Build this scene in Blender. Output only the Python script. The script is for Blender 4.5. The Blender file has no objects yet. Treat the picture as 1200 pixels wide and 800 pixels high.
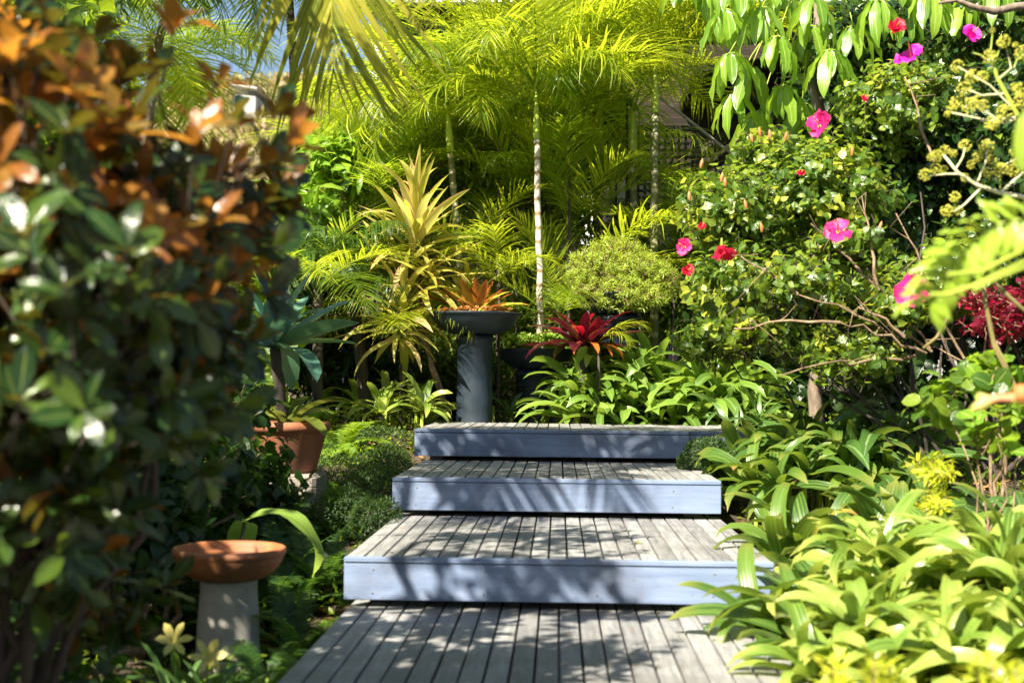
import bpy, math, random
import numpy as np
from mathutils import Vector, Matrix

rng = np.random.default_rng(11)
random.seed(11)
PI = math.pi
sc = bpy.context.scene
COL = sc.collection

# ------------------------------------------------------------------ camera
F_PX, CAM_Z = 1500.0, 0.844
yaw, pitch, roll = math.atan(55 / F_PX), math.atan(49 / F_PX), math.radians(0.5)
cam_d = bpy.data.cameras.new("camera")
cam_d.lens = F_PX / 1200 * 36
cam_d.sensor_width = 36
cam_d.clip_start = 0.05
cam_d.clip_end = 2000
cam = bpy.data.objects.new("camera", cam_d)
COL.objects.link(cam)
CAM_R = Matrix.Rotation(yaw, 3, 'Z') @ Matrix.Rotation(PI / 2 + pitch, 3, 'X') @ Matrix.Rotation(roll, 3, 'Z')
cam.matrix_world = Matrix.Translation((0, 0, CAM_Z)) @ CAM_R.to_4x4()
cam_d.dof.use_dof = True
cam_d.dof.focus_distance = 8.2
cam_d.dof.aperture_fstop = 2.5
sc.camera = cam

# ------------------------------------------------------------------ sky, sun, exposure
SUN_EL, SUN_AZ = math.radians(43), math.radians(213)      # azimuth clockwise from +Y
w = bpy.data.worlds.new("World")
sc.world = w
w.use_nodes = True
nt = w.node_tree
sky = nt.nodes.new("ShaderNodeTexSky")
sky.sky_type = 'NISHITA'
sky.sun_disc = False
sky.sun_elevation = SUN_EL
sky.sun_rotation = SUN_AZ
nt.links.new(sky.outputs[0], nt.nodes["Background"].inputs[0])
nt.nodes["Background"].inputs[1].default_value = 0.05
sd = bpy.data.lights.new("sun", 'SUN')
sd.energy = 5.0
sd.angle = math.radians(0.53)
sd.color = (1.0, 0.91, 0.74)
sun = bpy.data.objects.new("sun", sd)
COL.objects.link(sun)
TO_SUN = Vector((math.sin(SUN_AZ) * math.cos(SUN_EL), math.cos(SUN_AZ) * math.cos(SUN_EL), math.sin(SUN_EL)))
sun.rotation_euler = TO_SUN.to_track_quat('Z', 'Y').to_euler()
sun.location = TO_SUN * 20
sc.view_settings.view_transform = 'Standard'
sc.view_settings.look = 'None'
sc.view_settings.exposure = 1.75
sc.view_settings.gamma = 1.0
sc.render.engine = 'CYCLES'
cy = sc.cycles
cy.use_denoising = True
cy.max_bounces = 8
cy.diffuse_bounces = 2
cy.glossy_bounces = 2
cy.transmission_bounces = 4
cy.sample_clamp_indirect = 6.0


def at(px, py, Y):
    """point on the plane y = Y seen at photo position (px, py)"""
    d = CAM_R @ Vector(((px - 600) / F_PX, (400 - py) / F_PX, -1.0))
    k = Y / d.y
    return Vector((d.x * k, Y, CAM_Z + d.z * k))


def proj(P):
    """photo positions of an (N,3) array"""
    R = np.array(CAM_R)
    q = (P - np.array([0, 0, CAM_Z])) @ R
    z = np.maximum(-q[:, 2], 1e-3)
    return 600 + q[:, 0] / z * F_PX, 400 - q[:, 1] / z * F_PX, -q[:, 2]


# ------------------------------------------------------------------ mesh helpers
class MB:
    """collects vertices, faces (quads; -1 closes a triangle) and uv"""
    def __init__(s):
        s.v, s.f, s.u, s.n = [], [], [], 0

    def add(s, v, f, uv=None):
        v = np.asarray(v, float).reshape(-1, 3)
        f = np.asarray(f, int).reshape(-1, 4)
        if uv is None:
            uv = np.zeros((len(v), 2))
        s.v.append(v)
        s.f.append(np.where(f >= 0, f + s.n, -1))
        s.u.append(np.asarray(uv, float))
        s.n += len(v)
        return s

    def arrays(s):
        return np.concatenate(s.v), np.concatenate(s.f), np.concatenate(s.u)

    def mesh(s, name, mat, smooth=True):
        v, f, u = s.arrays()
        me = bpy.data.meshes.new(name)
        mask = f >= 0
        loops = f[mask]
        tot = mask.sum(1)
        st = np.concatenate([[0], np.cumsum(tot)[:-1]])
        me.vertices.add(len(v))
        me.vertices.foreach_set("co", v.astype(np.float32).ravel())
        me.loops.add(len(loops))
        me.loops.foreach_set("vertex_index", loops.astype(np.int32))
        me.polygons.add(len(f))
        me.polygons.foreach_set("loop_start", st.astype(np.int32))
        me.polygons.foreach_set("use_smooth", np.full(len(f), smooth))
        me.update(calc_edges=True)
        ul = me.uv_layers.new(name="UVMap")
        ul.data.foreach_set("uv", u[loops].astype(np.float32).ravel())
        me.materials.append(mat)
        return me

    def obj(s, name, mat, parent=None, smooth=True, kind=None):
        return link(name, s.mesh(name, mat, smooth), parent, kind=kind)


def link(name, data, parent=None, M=None, kind=None):
    o = bpy.data.objects.new(name, data)
    COL.objects.link(o)
    if kind:
        o['kind'] = kind
    if parent is not None:
        o.parent = parent
        off = parent.location
        p = parent.parent
        while p is not None:
            off = off + p.location
            p = p.parent
        o.matrix_basis = Matrix.Translation(-off) @ (M if M is not None else Matrix.Identity(4))
    elif M is not None:
        o.matrix_basis = M
    return o


def thing(name, label, cat, loc=(0, 0, 0), group=None):
    o = bpy.data.objects.new(name, None)
    COL.objects.link(o)
    o.location = loc
    o['label'] = label
    o['category'] = cat
    if group:
        o['group'] = group
    return o


def box(mb, c, s, bev=0.0, rot=None):
    """box at centre c, full size s, with chamfered vertical/horizontal edges if bev > 0"""
    c = np.array(c, float)
    h = np.array(s, float) / 2
    if bev <= 0:
        v = np.array([[x, y, z] for z in (-1, 1) for y in (-1, 1) for x in (-1, 1)]) * h
        f = [[0, 2, 3, 1], [4, 5, 7, 6], [0, 1, 5, 4], [2, 6, 7, 3], [0, 4, 6, 2], [1, 3, 7, 5]]
    else:
        b = min(bev, h.min() * 0.9)
        vs, idx = [], {}
        for z in (-1, 1):
            for y in (-1, 1):
                for x in (-1, 1):
                    for ax in range(3):
                        p = np.array([x, y, z]) * h
                        for k in range(3):
                            if k != ax:
                                p[k] -= (x, y, z)[k] * b
                        idx[(x, y, z, ax)] = len(vs)
                        vs.append(p)
        f = []
        for ax in range(3):
            o1, o2 = [k for k in range(3) if k != ax]
            for sgn in (-1, 1):
                q = []
                for a, b2 in ((-1, -1), (1, -1), (1, 1), (-1, 1)):
                    t = [0, 0, 0]
                    t[ax], t[o1], t[o2] = sgn, a, b2
                    q.append(idx[(*t, ax)])
                f.append(q)
            for a in (-1, 1):
                for b2 in (-1, 1):
                    q = []
                    for sgn, axx in ((-1, o1), (1, o1), (1, o2), (-1, o2)):
                        t = [0, 0, 0]
                        t[ax], t[o1], t[o2] = sgn, a, b2
                        q.append(idx[(*t, axx)])
                    f.append(q)
        for z in (-1, 1):
            for y in (-1, 1):
                for x in (-1, 1):
                    f.append([idx[(x, y, z, 0)], idx[(x, y, z, 1)], idx[(x, y, z, 2)], -1])
        v = np.array(vs)
    if rot is not None:
        v = v @ np.array(rot).T
    mb.add(v + c, f, np.stack([v[:, 0] + v[:, 2], v[:, 1] + v[:, 2]], 1))
    return mb


def tube(mb, pts, rad, n=6, cap=True):
    P = np.array([list(p) for p in pts], float)
    r = np.broadcast_to(np.asarray(rad, float), (len(P),))
    T = np.gradient(P, axis=0)
    T /= np.linalg.norm(T, axis=1)[:, None] + 1e-9
    up = np.array([0, 0, 1.0]) if abs(T[0][2]) < 0.9 else np.array([1.0, 0, 0])
    A = np.cross(T, up)
    A /= np.linalg.norm(A, axis=1)[:, None] + 1e-9
    B = np.cross(T, A)
    th = np.arange(n) / n * 2 * PI
    v = P[:, None] + r[:, None, None] * (np.cos(th)[None, :, None] * A[:, None] + np.sin(th)[None, :, None] * B[:, None])
    f = []
    for i in range(len(P) - 1):
        for j in range(n):
            k = (j + 1) % n
            f.append([i * n + j, i * n + k, (i + 1) * n + k, (i + 1) * n + j])
    if cap and n >= 4:
        e = (len(P) - 1) * n
        for j in range(1, n - 1):
            f.append([e, e + j, e + j + 1, -1])
    uv = np.stack([np.tile(th / 2 / PI, len(P)), np.repeat(np.linspace(0, 1, len(P)), n)], 1)
    mb.add(v.reshape(-1, 3), f, uv)
    return mb


def curve(a, b, sag=0.0, n=6, wob=0.0):
    a, b = np.array(a, float), np.array(b, float)
    t = np.linspace(0, 1, n)[:, None]
    p = a * (1 - t) + b * t
    L = np.linalg.norm(b - a)
    p[:, 2] += (np.sin(t[:, 0] * PI) * sag)
    if wob:
        p[1:-1] += rng.normal(0, wob * L, (n - 2, 3))
    return p


def lathe(mb, prof, c=(0, 0, 0), n=40):
    """prof: list of (radius, height)"""
    th = np.arange(n) / n * 2 * PI
    v, f = [], []
    for r, z in prof:
        v += [[c[0] + r * math.cos(a), c[1] + r * math.sin(a), c[2] + z] for a in th]
    for i in range(len(prof) - 1):
        for j in range(n):
            k = (j + 1) % n
            f.append([i * n + j, i * n + k, (i + 1) * n + k, (i + 1) * n + j])
    uv = np.stack([np.tile(th / 2 / PI, len(prof)), np.repeat(np.linspace(0, 1, len(prof)), n)], 1)
    mb.add(v, f, uv)
    return mb


PROF = {
    'strap': lambda t: np.minimum(1, 0.45 + t * 3) * np.sqrt(np.clip(1 - t ** 4, 0, 1)),
    'lance': lambda t: np.sin(PI * np.clip(t, 0, 1) ** 0.8) ** 0.85 * 0.98 + 0.02,
    'oval': lambda t: np.sin(PI * np.clip(t, 0, 1) ** 0.95) ** 0.62,
    'obov': lambda t: np.sin(PI * np.clip(t, 0, 1) ** 1.35) ** 0.75,
    'agave': lambda t: np.minimum(1, 0.4 + 1.3 * t) * np.sqrt(np.clip(1 - t ** 2.4, 0, 1)),
    'cord': lambda t: (0.25 + np.sin(PI * np.clip(t, 0, 1) ** 0.75) * 0.75) * np.clip((1 - t) * 6, 0, 1),
    'petal': lambda t: np.sin(PI * np.clip(t, 0, 1) ** 1.6) ** 0.5,
    'pinna': lambda t: np.minimum(1, 0.5 + t * 4) * (1 - t ** 2.2),
}


def blade(n=5, w=0.1, prof='lance', bend=0.6, fold=0.3, wave=0.0, twist=0.0, pw=1.3, flat=False, teeth=0.0):
    """unit-length leaf growing along +Y, upper face +Z; returns vertices, quads, uv"""
    t = np.linspace(0, 1, n + 1)
    ang = -bend * t ** pw
    dy = np.cos(ang)
    dz = np.sin(ang)
    y = np.concatenate([[0], np.cumsum((dy[1:] + dy[:-1]) / 2)]) / n
    z = np.concatenate([[0], np.cumsum((dz[1:] + dz[:-1]) / 2)]) / n
    h = np.maximum(PROF[prof](t) * w / 2, 0.0008)
    if teeth:
        h = h * (1 + teeth * (np.arange(n + 1) % 2 * 2 - 1))
    N = np.stack([np.zeros(n + 1), -np.sin(ang), np.cos(ang)], 1)
    S = np.stack([np.ones(n + 1), np.zeros(n + 1), np.zeros(n + 1)], 1)
    tw = twist * t
    S2 = S * np.cos(tw)[:, None] + N * np.sin(tw)[:, None]
    N2 = -S * np.sin(tw)[:, None] + N * np.cos(tw)[:, None]
    M = np.stack([np.zeros(n + 1), y, z], 1)
    wv = wave * w * np.sin(t * 17)
    wv2 = wave * w * np.sin(t * 17 + 2)
    Lf = M - S2 * (h * math.cos(fold))[:, None] + N2 * (h * math.sin(fold) + wv)[:, None]
    Rt = M + S2 * (h * math.cos(fold))[:, None] + N2 * (h * math.sin(fold) + wv2)[:, None]
    if flat:
        v = np.stack([Lf, Rt], 1).reshape(-1, 3)
        uv = np.stack([np.tile([0, 1], n + 1), np.repeat(t, 2)], 1)
        f = [[2 * i, 2 * i + 1, 2 * i + 3, 2 * i + 2] for i in range(n)]
    else:
        v = np.stack([Lf, M, Rt], 1).reshape(-1, 3)
        uv = np.stack([np.tile([0, .5, 1], n + 1), np.repeat(t, 3)], 1)
        f = []
        for i in range(n):
            a = 3 * i
            f += [[a, a + 1, a + 4, a + 3], [a + 1, a + 2, a + 5, a + 4]]
    return v, np.array(f), uv


def basis(D, U):
    D = D / (np.linalg.norm(D, axis=1)[:, None] + 1e-9)
    X = np.cross(D, U)
    ln = np.linalg.norm(X, axis=1)
    bad = ln < 1e-3
    X[bad] = [1, 0, 0]
    X /= np.linalg.norm(X, axis=1)[:, None] + 1e-9
    Z = np.cross(X, D)
    return np.stack([X, D, Z], 2)          # columns


def scatter(mb, temps, P, D, U, S):
    """many transformed copies of leaf templates into one mesh builder"""
    B = basis(D, U)
    k = rng.integers(0, len(temps), len(P))
    for i, (tv, tf, tu) in enumerate(temps):
        m = np.where(k == i)[0]
        if not len(m):
            continue
        v = np.einsum('nij,kj->nki', B[m], tv) * S[m][:, None, None] + P[m][:, None]
        f = tf[None] + (np.arange(len(m)) * len(tv))[:, None, None]
        f = np.where(np.broadcast_to(tf[None], f.shape) >= 0, f, -1)
        mb.add(v.reshape(-1, 3), f.reshape(-1, 4), np.tile(tu, (len(m), 1)))
    return mb


def leaves(root, name, mat, temps, P, D, U, S, n_ind=250, rest='foliage', margin=60, parent=None, mats=None):
    """the leaves that show largest become parts of their own, the rest one joined part"""
    P, D, U, S = [np.asarray(a, float) for a in (P, D, U, S)]
    par = parent or root
    px, py, dz = proj(P + D * S[:, None] * 0.5)
    inside = (px > -margin) & (px < 1200 + margin) & (py > -margin) & (py < 800 + margin) & (dz > 0.3)
    score = np.where(inside, S / np.maximum(dz, .3) ** 3, 0)
    order = np.argsort(-score)
    ind = order[:n_ind]
    ind = ind[score[ind] > 0]
    key = id(temps)
    meshes = MESHES.get((key, mat.name))
    if meshes is None:
        meshes = [MB().add(*t).mesh(name, mat) for t in temps]
        MESHES[(key, mat.name)] = meshes
        KEEP.append(temps)
    B = basis(D[ind], U[ind]) if len(ind) else []
    for j, i in enumerate(ind):
        M = Matrix([[B[j][r][c] * S[i] for c in range(3)] + [P[i][r]] for r in range(3)] + [[0, 0, 0, 1]])
        link(name, random.choice(meshes), par, M)
    other = np.setdiff1d(np.arange(len(P)), ind)
    if len(other):
        mb = MB()
        scatter(mb, temps, P[other], D[other], U[other], S[other])
        mb.obj(rest, mat, par, kind='stuff')


MESHES, KEEP = {}, []


def unit(v):
    v = np.asarray(v, float)
    return v / (np.linalg.norm(v, axis=-1, keepdims=True) + 1e-9)


def rdir(n, up=0.0):
    d = unit(rng.normal(0, 1, (n, 3)))
    d[:, 2] += up
    return unit(d)


# ------------------------------------------------------------------ materials
def newmat(name):
    m = bpy.data.materials.new(name)
    m.use_nodes = True
    n = m.node_tree
    for x in list(n.nodes):
        n.nodes.remove(x)
    out = n.nodes.new("ShaderNodeOutputMaterial")
    return m, n, out


def N(n, t, **kw):
    x = n.nodes.new(t)
    for k, v in kw.items():
        setattr(x, k, v)
    return x


def mth(n, op, a, b=None, clamp=False):
    x = N(n, "ShaderNodeMath", operation=op, use_clamp=clamp)
    for i, q in enumerate((a, b)):
        if q is None:
            continue
        if isinstance(q, (int, float)):
            x.inputs[i].default_value = q
        else:
            n.links.new(q, x.inputs[i])
    return x.outputs[0]


def mix(n, fac, a, b, mode='MIX'):
    x = N(n, "ShaderNodeMix", data_type='RGBA', blend_type=mode)
    for i, q in ((0, fac), (6, a), (7, b)):
        if isinstance(q, (int, float)):
            x.inputs[i].default_value = q
        elif isinstance(q, tuple):
            x.inputs[i].default_value = (*q, 1)
        else:
            n.links.new(q, x.inputs[i])
    return x.outputs[2]


def ramp(n, fac, cols, const=False):
    r = N(n, "ShaderNodeValToRGB")
    e = r.color_ramp.elements
    while len(e) < len(cols):
        e.new(0.5)
    for i, c in enumerate(cols):
        e[i].position = i / max(1, len(cols) - 1) if not const else i / len(cols)
        e[i].color = (*c, 1)
    if const:
        r.color_ramp.interpolation = 'CONSTANT'
    n.links.new(fac, r.inputs[0])
    return r.outputs[0]


def leafmat(name, cols, tcol=(0.35, 0.5, 0.03), tr=0.35, rough=0.38, mid=None, midw=0.05, edge=None, edgew=0.40,
            stripe=None, back=None, tip=None, base=None, veins=0.0, blotch=None, bands=None, spec=0.5, tboost=2.2, coat=0.0):
    m, n, out = newmat(name)
    geo = N(n, "ShaderNodeNewGeometry")
    oi = N(n, "ShaderNodeObjectInfo")
    uv = N(n, "ShaderNodeUVMap")
    sep = N(n, "ShaderNodeSeparateXYZ")
    n.links.new(uv.outputs[0], sep.inputs[0])
    u, v = sep.outputs[0], sep.outputs[1]
    rnd = mth(n, 'FRACT', mth(n, 'ADD', mth(n, 'MULTIPLY', geo.outputs['Random Per Island'], 3.7), oi.outputs['Random']))
    col = ramp(n, rnd, cols)
    noi = N(n, "ShaderNodeTexNoise")
    noi.inputs['Scale'].default_value = 5.0
    noi.inputs['Detail'].default_value = 3.0
    tc = N(n, "ShaderNodeCombineXYZ")
    n.links.new(u, tc.inputs[0])
    n.links.new(v, tc.inputs[1])
    n.links.new(mth(n, 'MULTIPLY', rnd, 37.0), tc.inputs[2])
    n.links.new(tc.outputs[0], noi.inputs['Vector'])
    var = mth(n, 'ADD', mth(n, 'MULTIPLY', noi.outputs[0], 0.7), 0.65)
    cv = N(n, "ShaderNodeVectorMath", operation='SCALE')
    n.links.new(col, cv.inputs[0])
    n.links.new(var, cv.inputs['Scale'])
    col = cv.outputs[0]
    du = mth(n, 'ABSOLUTE', mth(n, 'SUBTRACT', u, 0.5))
    if blotch:
        k = mth(n, 'MULTIPLY', mth(n, 'SUBTRACT', noi.outputs[0], 0.5), 8.0, True)
        col = mix(n, k, col, blotch)
    if stripe:
        w_ = mth(n, 'SINE', mth(n, 'ADD', mth(n, 'MULTIPLY', u, 26.0), mth(n, 'MULTIPLY', rnd, 20.0)))
        k = mth(n, 'MULTIPLY', mth(n, 'SUBTRACT', w_, 0.25), 1.3, True)
        col = mix(n, k, col, stripe)
    if bands:
        w_ = mth(n, 'SINE', mth(n, 'ADD', mth(n, 'MULTIPLY', v, 34.0), mth(n, 'MULTIPLY', noi.outputs[0], 5.0)))
        col = mix(n, mth(n, 'MULTIPLY', mth(n, 'SUBTRACT', w_, 0.3), 1.5, True), col, bands)
    if veins:
        w_ = mth(n, 'SINE', mth(n, 'MULTIPLY', mth(n, 'SUBTRACT', v, mth(n, 'MULTIPLY', du, 0.5)), 70.0))
        k = mth(n, 'MULTIPLY', mth(n, 'SUBTRACT', w_, 0.75), 3.0 * veins, True)
        col = mix(n, k, col, mid or cols[-1])
    if tip:
        col = mix(n, mth(n, 'MULTIPLY', mth(n, 'SUBTRACT', v, 0.72), 3.5, True), col, tip)
    if base:
        col = mix(n, mth(n, 'SUBTRACT', 1.0, mth(n, 'MULTIPLY', v, 2.6), True), col, base)
    if edge:
        k = mth(n, 'MULTIPLY', mth(n, 'SUBTRACT', du, edgew), 1 / max(.02, .5 - edgew), True)
        col = mix(n, k, col, edge)
    if mid:
        k = mth(n, 'SUBTRACT', 1.0, mth(n, 'DIVIDE', du, midw), True)
        col = mix(n, k, col, mid)
    if back:
        col = mix(n, geo.outputs['Backfacing'], col, back)
    p = N(n, "ShaderNodeBsdfPrincipled")
    n.links.new(col, p.inputs['Base Color'])
    p.inputs['Roughness'].default_value = rough
    p.inputs['Specular IOR Level'].default_value = spec
    if coat:
        p.inputs['Coat Weight'].default_value = coat
        p.inputs['Coat Roughness'].default_value = 0.2
    bmp = N(n, "ShaderNodeBump")
    bmp.inputs['Strength'].default_value = 0.35
    bmp.inputs['Distance'].default_value = 0.004
    ww = mth(n, 'ADD', noi.outputs[0], mth(n, 'MULTIPLY', mth(n, 'SINE', mth(n, 'MULTIPLY', u, 40.0)), 0.25))
    n.links.new(ww, bmp.inputs['Height'])
    n.links.new(bmp.outputs[0], p.inputs['Normal'])
    t = N(n, "ShaderNodeBsdfTranslucent")
    tm = mix(n, 0.55, col, tcol)
    ts = N(n, "ShaderNodeVectorMath", operation='SCALE')
    n.links.new(tm, ts.inputs[0])
    ts.inputs['Scale'].default_value = tboost
    tcl = mix(n, 1.0, ts.outputs[0], (1, 1, 1), 'DARKEN')
    n.links.new(tcl, t.inputs[0])
    ms = N(n, "ShaderNodeMixShader")
    ms.inputs[0].default_value = tr
    n.links.new(p.outputs[0], ms.inputs[1])
    n.links.new(t.outputs[0], ms.inputs[2])
    n.links.new(ms.outputs[0], out.inputs[0])
    return m


def surf(name, cols, scale=6.0, rough=0.7, bump=0.3, stretch=(1, 1, 1), detail=6, spec=0.4, per_obj=0.0, speck=None,
         dist=0.01, stain=None, coords='Object', metal=0.0, stain_scale=2.5):
    m, n, out = newmat(name)
    tc = N(n, "ShaderNodeTexCoord")
    mp = N(n, "ShaderNodeMapping")
    mp.inputs['Scale'].default_value = stretch
    n.links.new(tc.outputs[coords], mp.inputs[0])
    oi = N(n, "ShaderNodeObjectInfo")
    off = N(n, "ShaderNodeCombineXYZ")
    n.links.new(mth(n, 'MULTIPLY', oi.outputs['Random'], 31.0), off.inputs[0])
    n.links.new(mth(n, 'MULTIPLY', oi.outputs['Random'], 17.0), off.inputs[1])
    n.links.new(off.outputs[0], mp.inputs['Location'])
    noi = N(n, "ShaderNodeTexNoise")
    noi.inputs['Scale'].default_value = scale
    noi.inputs['Detail'].default_value = detail
    noi.inputs['Roughness'].default_value = 0.65
    n.links.new(mp.outputs[0], noi.inputs['Vector'])
    k = mth(n, 'MULTIPLY', mth(n, 'SUBTRACT', noi.outputs[0], 0.3), 2.5, True)
    col = ramp(n, k, cols)
    if stain:
        n2 = N(n, "ShaderNodeTexNoise")
        n2.inputs['Scale'].default_value = stain_scale
        n2.inputs['Detail'].default_value = 5
        n.links.new(tc.outputs[coords], n2.inputs['Vector'])
        col = mix(n, mth(n, 'MULTIPLY', mth(n, 'SUBTRACT', n2.outputs[0], 0.5), 5.0, True), col, stain)
    if speck:
        n3 = N(n, "ShaderNodeTexNoise")
        n3.inputs['Scale'].default_value = scale * 14
        n.links.new(tc.outputs[coords], n3.inputs['Vector'])
        col = mix(n, mth(n, 'MULTIPLY', mth(n, 'SUBTRACT', n3.outputs[0], 0.66), 9.0, True), col, speck)
    if per_obj:
        s = N(n, "ShaderNodeVectorMath", operation='SCALE')
        n.links.new(col, s.inputs[0])
        n.links.new(mth(n, 'ADD', mth(n, 'MULTIPLY', oi.outputs['Random'], per_obj), 1 - per_obj / 2), s.inputs['Scale'])
        col = s.outputs[0]
    p = N(n, "ShaderNodeBsdfPrincipled")
    n.links.new(col, p.inputs['Base Color'])
    p.inputs['Specular IOR Level'].default_value = spec
    p.inputs['Metallic'].default_value = metal
    n.links.new(mth(n, 'ADD', mth(n, 'MULTIPLY', noi.outputs[0], 0.25), rough - 0.12), p.inputs['Roughness'])
    b = N(n, "ShaderNodeBump")
    b.inputs['Strength'].default_value = bump
    b.inputs['Distance'].default_value = dist
    n.links.new(noi.outputs[0], b.inputs['Height'])
    n.links.new(b.outputs[0], p.inputs['Normal'])
    n.links.new(p.outputs[0], out.inputs[0])
    return m


M_plank = surf("weathered_decking", [(.16, .16, .17), (.255, .255, .26), (.35, .345, .335)], 6, .62, .3, (9, 0.7, 3), per_obj=.45,
               speck=(.10, .09, .08), stain_scale=4.0, stain=(.17, .165, .15), dist=.003)
M_paint = surf("blue_grey_paint", [(.125, .17, .28), (.17, .225, .35), (.215, .27, .395)], 4, .5, .2, (0.5, 1, 6), per_obj=.12,
               stain=(.11, .135, .20), dist=.004, speck=(.13, .14, .15), stain_scale=3.5)
M_beam = surf("grey_timber", [(.12, .11, .10), (.2, .18, .16)], 9, .8, .4, (1, 1, 4))
M_steel = surf("bolt_steel", [(.3, .32, .36), (.4, .42, .46)], 20, .4, .05, metal=.6)
M_soil = surf("mulch_soil", [(.018, .013, .009), (.05, .035, .022), (.10, .07, .045)], 9, .95, 1.0, dist=.03, speck=(.2, .14, .08))
M_black = surf("dark_glazed_concrete", [(.008, .014, .022), (.014, .024, .036), (.026, .038, .052)], 5, .5, .2, stain=(.030, .040, .052), dist=.004, spec=.3)
M_terra = surf("terracotta", [(.22, .075, .03), (.33, .115, .04), (.42, .165, .07)], 5, .62, .4, stain=(.15, .07, .04), dist=.004, speck=(.6, .36, .22))
M_terra_dark = surf("shaded_terracotta", [(.20, .075, .04), (.30, .11, .055), (.36, .15, .08)], 5, .7, .2, stain=(.13, .07, .045), dist=.004)  # stained terracotta, darkened to put the pot's shade into its colour
M_white = surf("limewashed_concrete", [(.22, .215, .19), (.33, .32, .29), (.42, .405, .37)], 6, .8, .5, stain=(.22, .22, .16), dist=.006, speck=(.3, .28, .24))
M_brown = surf("dark_stained_boards", [(.012, .008, .005), (.026, .016, .010), (.040, .025, .016)], 4, .7, .3, (0.6, 1, 6), per_obj=.5, dist=.004)
M_blackpaint = surf("black_paint", [(.012, .012, .013), (.02, .02, .022)], 8, .5, .1)
M_pale = surf("pale_render", [(.50, .48, .47), (.62, .60, .58)], 3, .8, .2)
M_gutter = surf("white_gutter_paint", [(.60, .64, .62), (.70, .72, .70)], 3, .45, .1)
M_rod = surf("galvanised_rod", [(.38, .36, .34), (.5, .48, .45)], 12, .5, .1)
M_bark = surf("grey_brown_bark", [(.10, .075, .055), (.20, .155, .115), (.30, .24, .18)], 14, .85, .8, (2, 2, .6), dist=.01)
M_barkdark = surf("dark_bark", [(.03, .024, .02), (.07, .055, .045)], 14, .85, .8, (2, 2, .6), dist=.01)
M_twig = surf("tan_twig", [(.09, .06, .035), (.20, .135, .08), (.34, .25, .16)], 18, .8, .5, dist=.006)
M_stone = surf("rock", [(.16, .14, .12), (.28, .25, .22)], 5, .9, .8, dist=.02)
M_litter = surf("dry_leaf", [(.16, .075, .03), (.34, .17, .07), (.42, .27, .14)], 3, .7, .3)
M_limestem = surf("lime_green_stem", [(.26, .34, .04), (.36, .44, .06)], 6, .4, .1)
M_umbelstem = surf("cream_green_stem", [(.50, .50, .26), (.62, .58, .38)], 8, .55, .1)
M_umbel = surf("yellow_green_bobbles", [(.34, .38, .03), (.52, .52, .06), (.60, .56, .14)], 30, .6, .4, per_obj=.3)
M_pot_bud = surf("orange_bud", [(.7, .22, .08), (.8, .35, .2)], 6, .4, .1)


def ringed(name, c1, c2, rings):
    m, n, out = newmat(name)
    uv = N(n, "ShaderNodeUVMap")
    sep = N(n, "ShaderNodeSeparateXYZ")
    n.links.new(uv.outputs[0], sep.inputs[0])
    noi = N(n, "ShaderNodeTexNoise")
    noi.inputs['Scale'].default_value = 8
    s = mth(n, 'SINE', mth(n, 'ADD', mth(n, 'MULTIPLY', sep.outputs[1], rings), mth(n, 'MULTIPLY', noi.outputs[0], 2.0)))
    k = mth(n, 'MULTIPLY', mth(n, 'SUBTRACT', s, 0.55), 3.0, True)
    base = mix(n, noi.outputs[0], c1, tuple(x * .45 for x in c1))
    col = mix(n, k, base, c2)
    p = N(n, "ShaderNodeBsdfPrincipled")
    n.links.new(col, p.inputs['Base Color'])
    p.inputs['Roughness'].default_value = 0.6
    b = N(n, "ShaderNodeBump")
    b.inputs['Strength'].default_value = .4
    b.inputs['Distance'].default_value = .004
    n.links.new(s, b.inputs['Height'])
    n.links.new(b.outputs[0], p.inputs['Normal'])
    n.links.new(p.outputs[0], out.inputs[0])
    return m


M_palmtrunk = ringed("ringed_palm_trunk", (.60, .56, .48), (.22, .15, .08), 130)
M_palmtrunk2 = ringed("ringed_green_palm_trunk", (.16, .17, .06), (.36, .32, .22), 110)

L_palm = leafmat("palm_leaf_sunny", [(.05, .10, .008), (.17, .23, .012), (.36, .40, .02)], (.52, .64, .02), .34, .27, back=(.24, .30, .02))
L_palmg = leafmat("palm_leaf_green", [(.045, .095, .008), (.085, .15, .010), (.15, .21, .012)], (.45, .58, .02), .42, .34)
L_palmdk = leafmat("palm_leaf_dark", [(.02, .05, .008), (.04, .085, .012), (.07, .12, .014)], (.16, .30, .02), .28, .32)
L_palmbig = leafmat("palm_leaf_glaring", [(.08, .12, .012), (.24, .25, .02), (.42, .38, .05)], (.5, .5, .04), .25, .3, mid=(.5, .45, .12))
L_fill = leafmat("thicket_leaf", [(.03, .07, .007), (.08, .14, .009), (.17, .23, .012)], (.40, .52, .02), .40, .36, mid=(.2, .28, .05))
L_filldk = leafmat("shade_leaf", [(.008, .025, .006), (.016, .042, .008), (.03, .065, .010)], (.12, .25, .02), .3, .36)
L_mag = leafmat("magnolia_leaf", [(.006, .020, .006), (.010, .032, .009), (.018, .052, .010), (.07, .12, .012)], (.22, .30, .02), .14, .23,
                mid=(.16, .20, .05), midw=.05, back=(.20, .075, .014), veins=.2, spec=.45, tboost=1.6, coat=.12)
L_magy = leafmat("magnolia_young_leaf", [(.14, .05, .012), (.24, .09, .016), (.10, .08, .012), (.34, .15, .02)], (.6, .28, .03), .30, .25, mid=(.35, .2, .06), back=(.26, .09, .015))
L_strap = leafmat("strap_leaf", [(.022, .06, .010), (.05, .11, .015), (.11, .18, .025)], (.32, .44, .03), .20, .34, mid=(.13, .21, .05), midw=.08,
                  stripe=(.09, .16, .025), spec=.6, tip=(.20, .20, .04))
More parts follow.
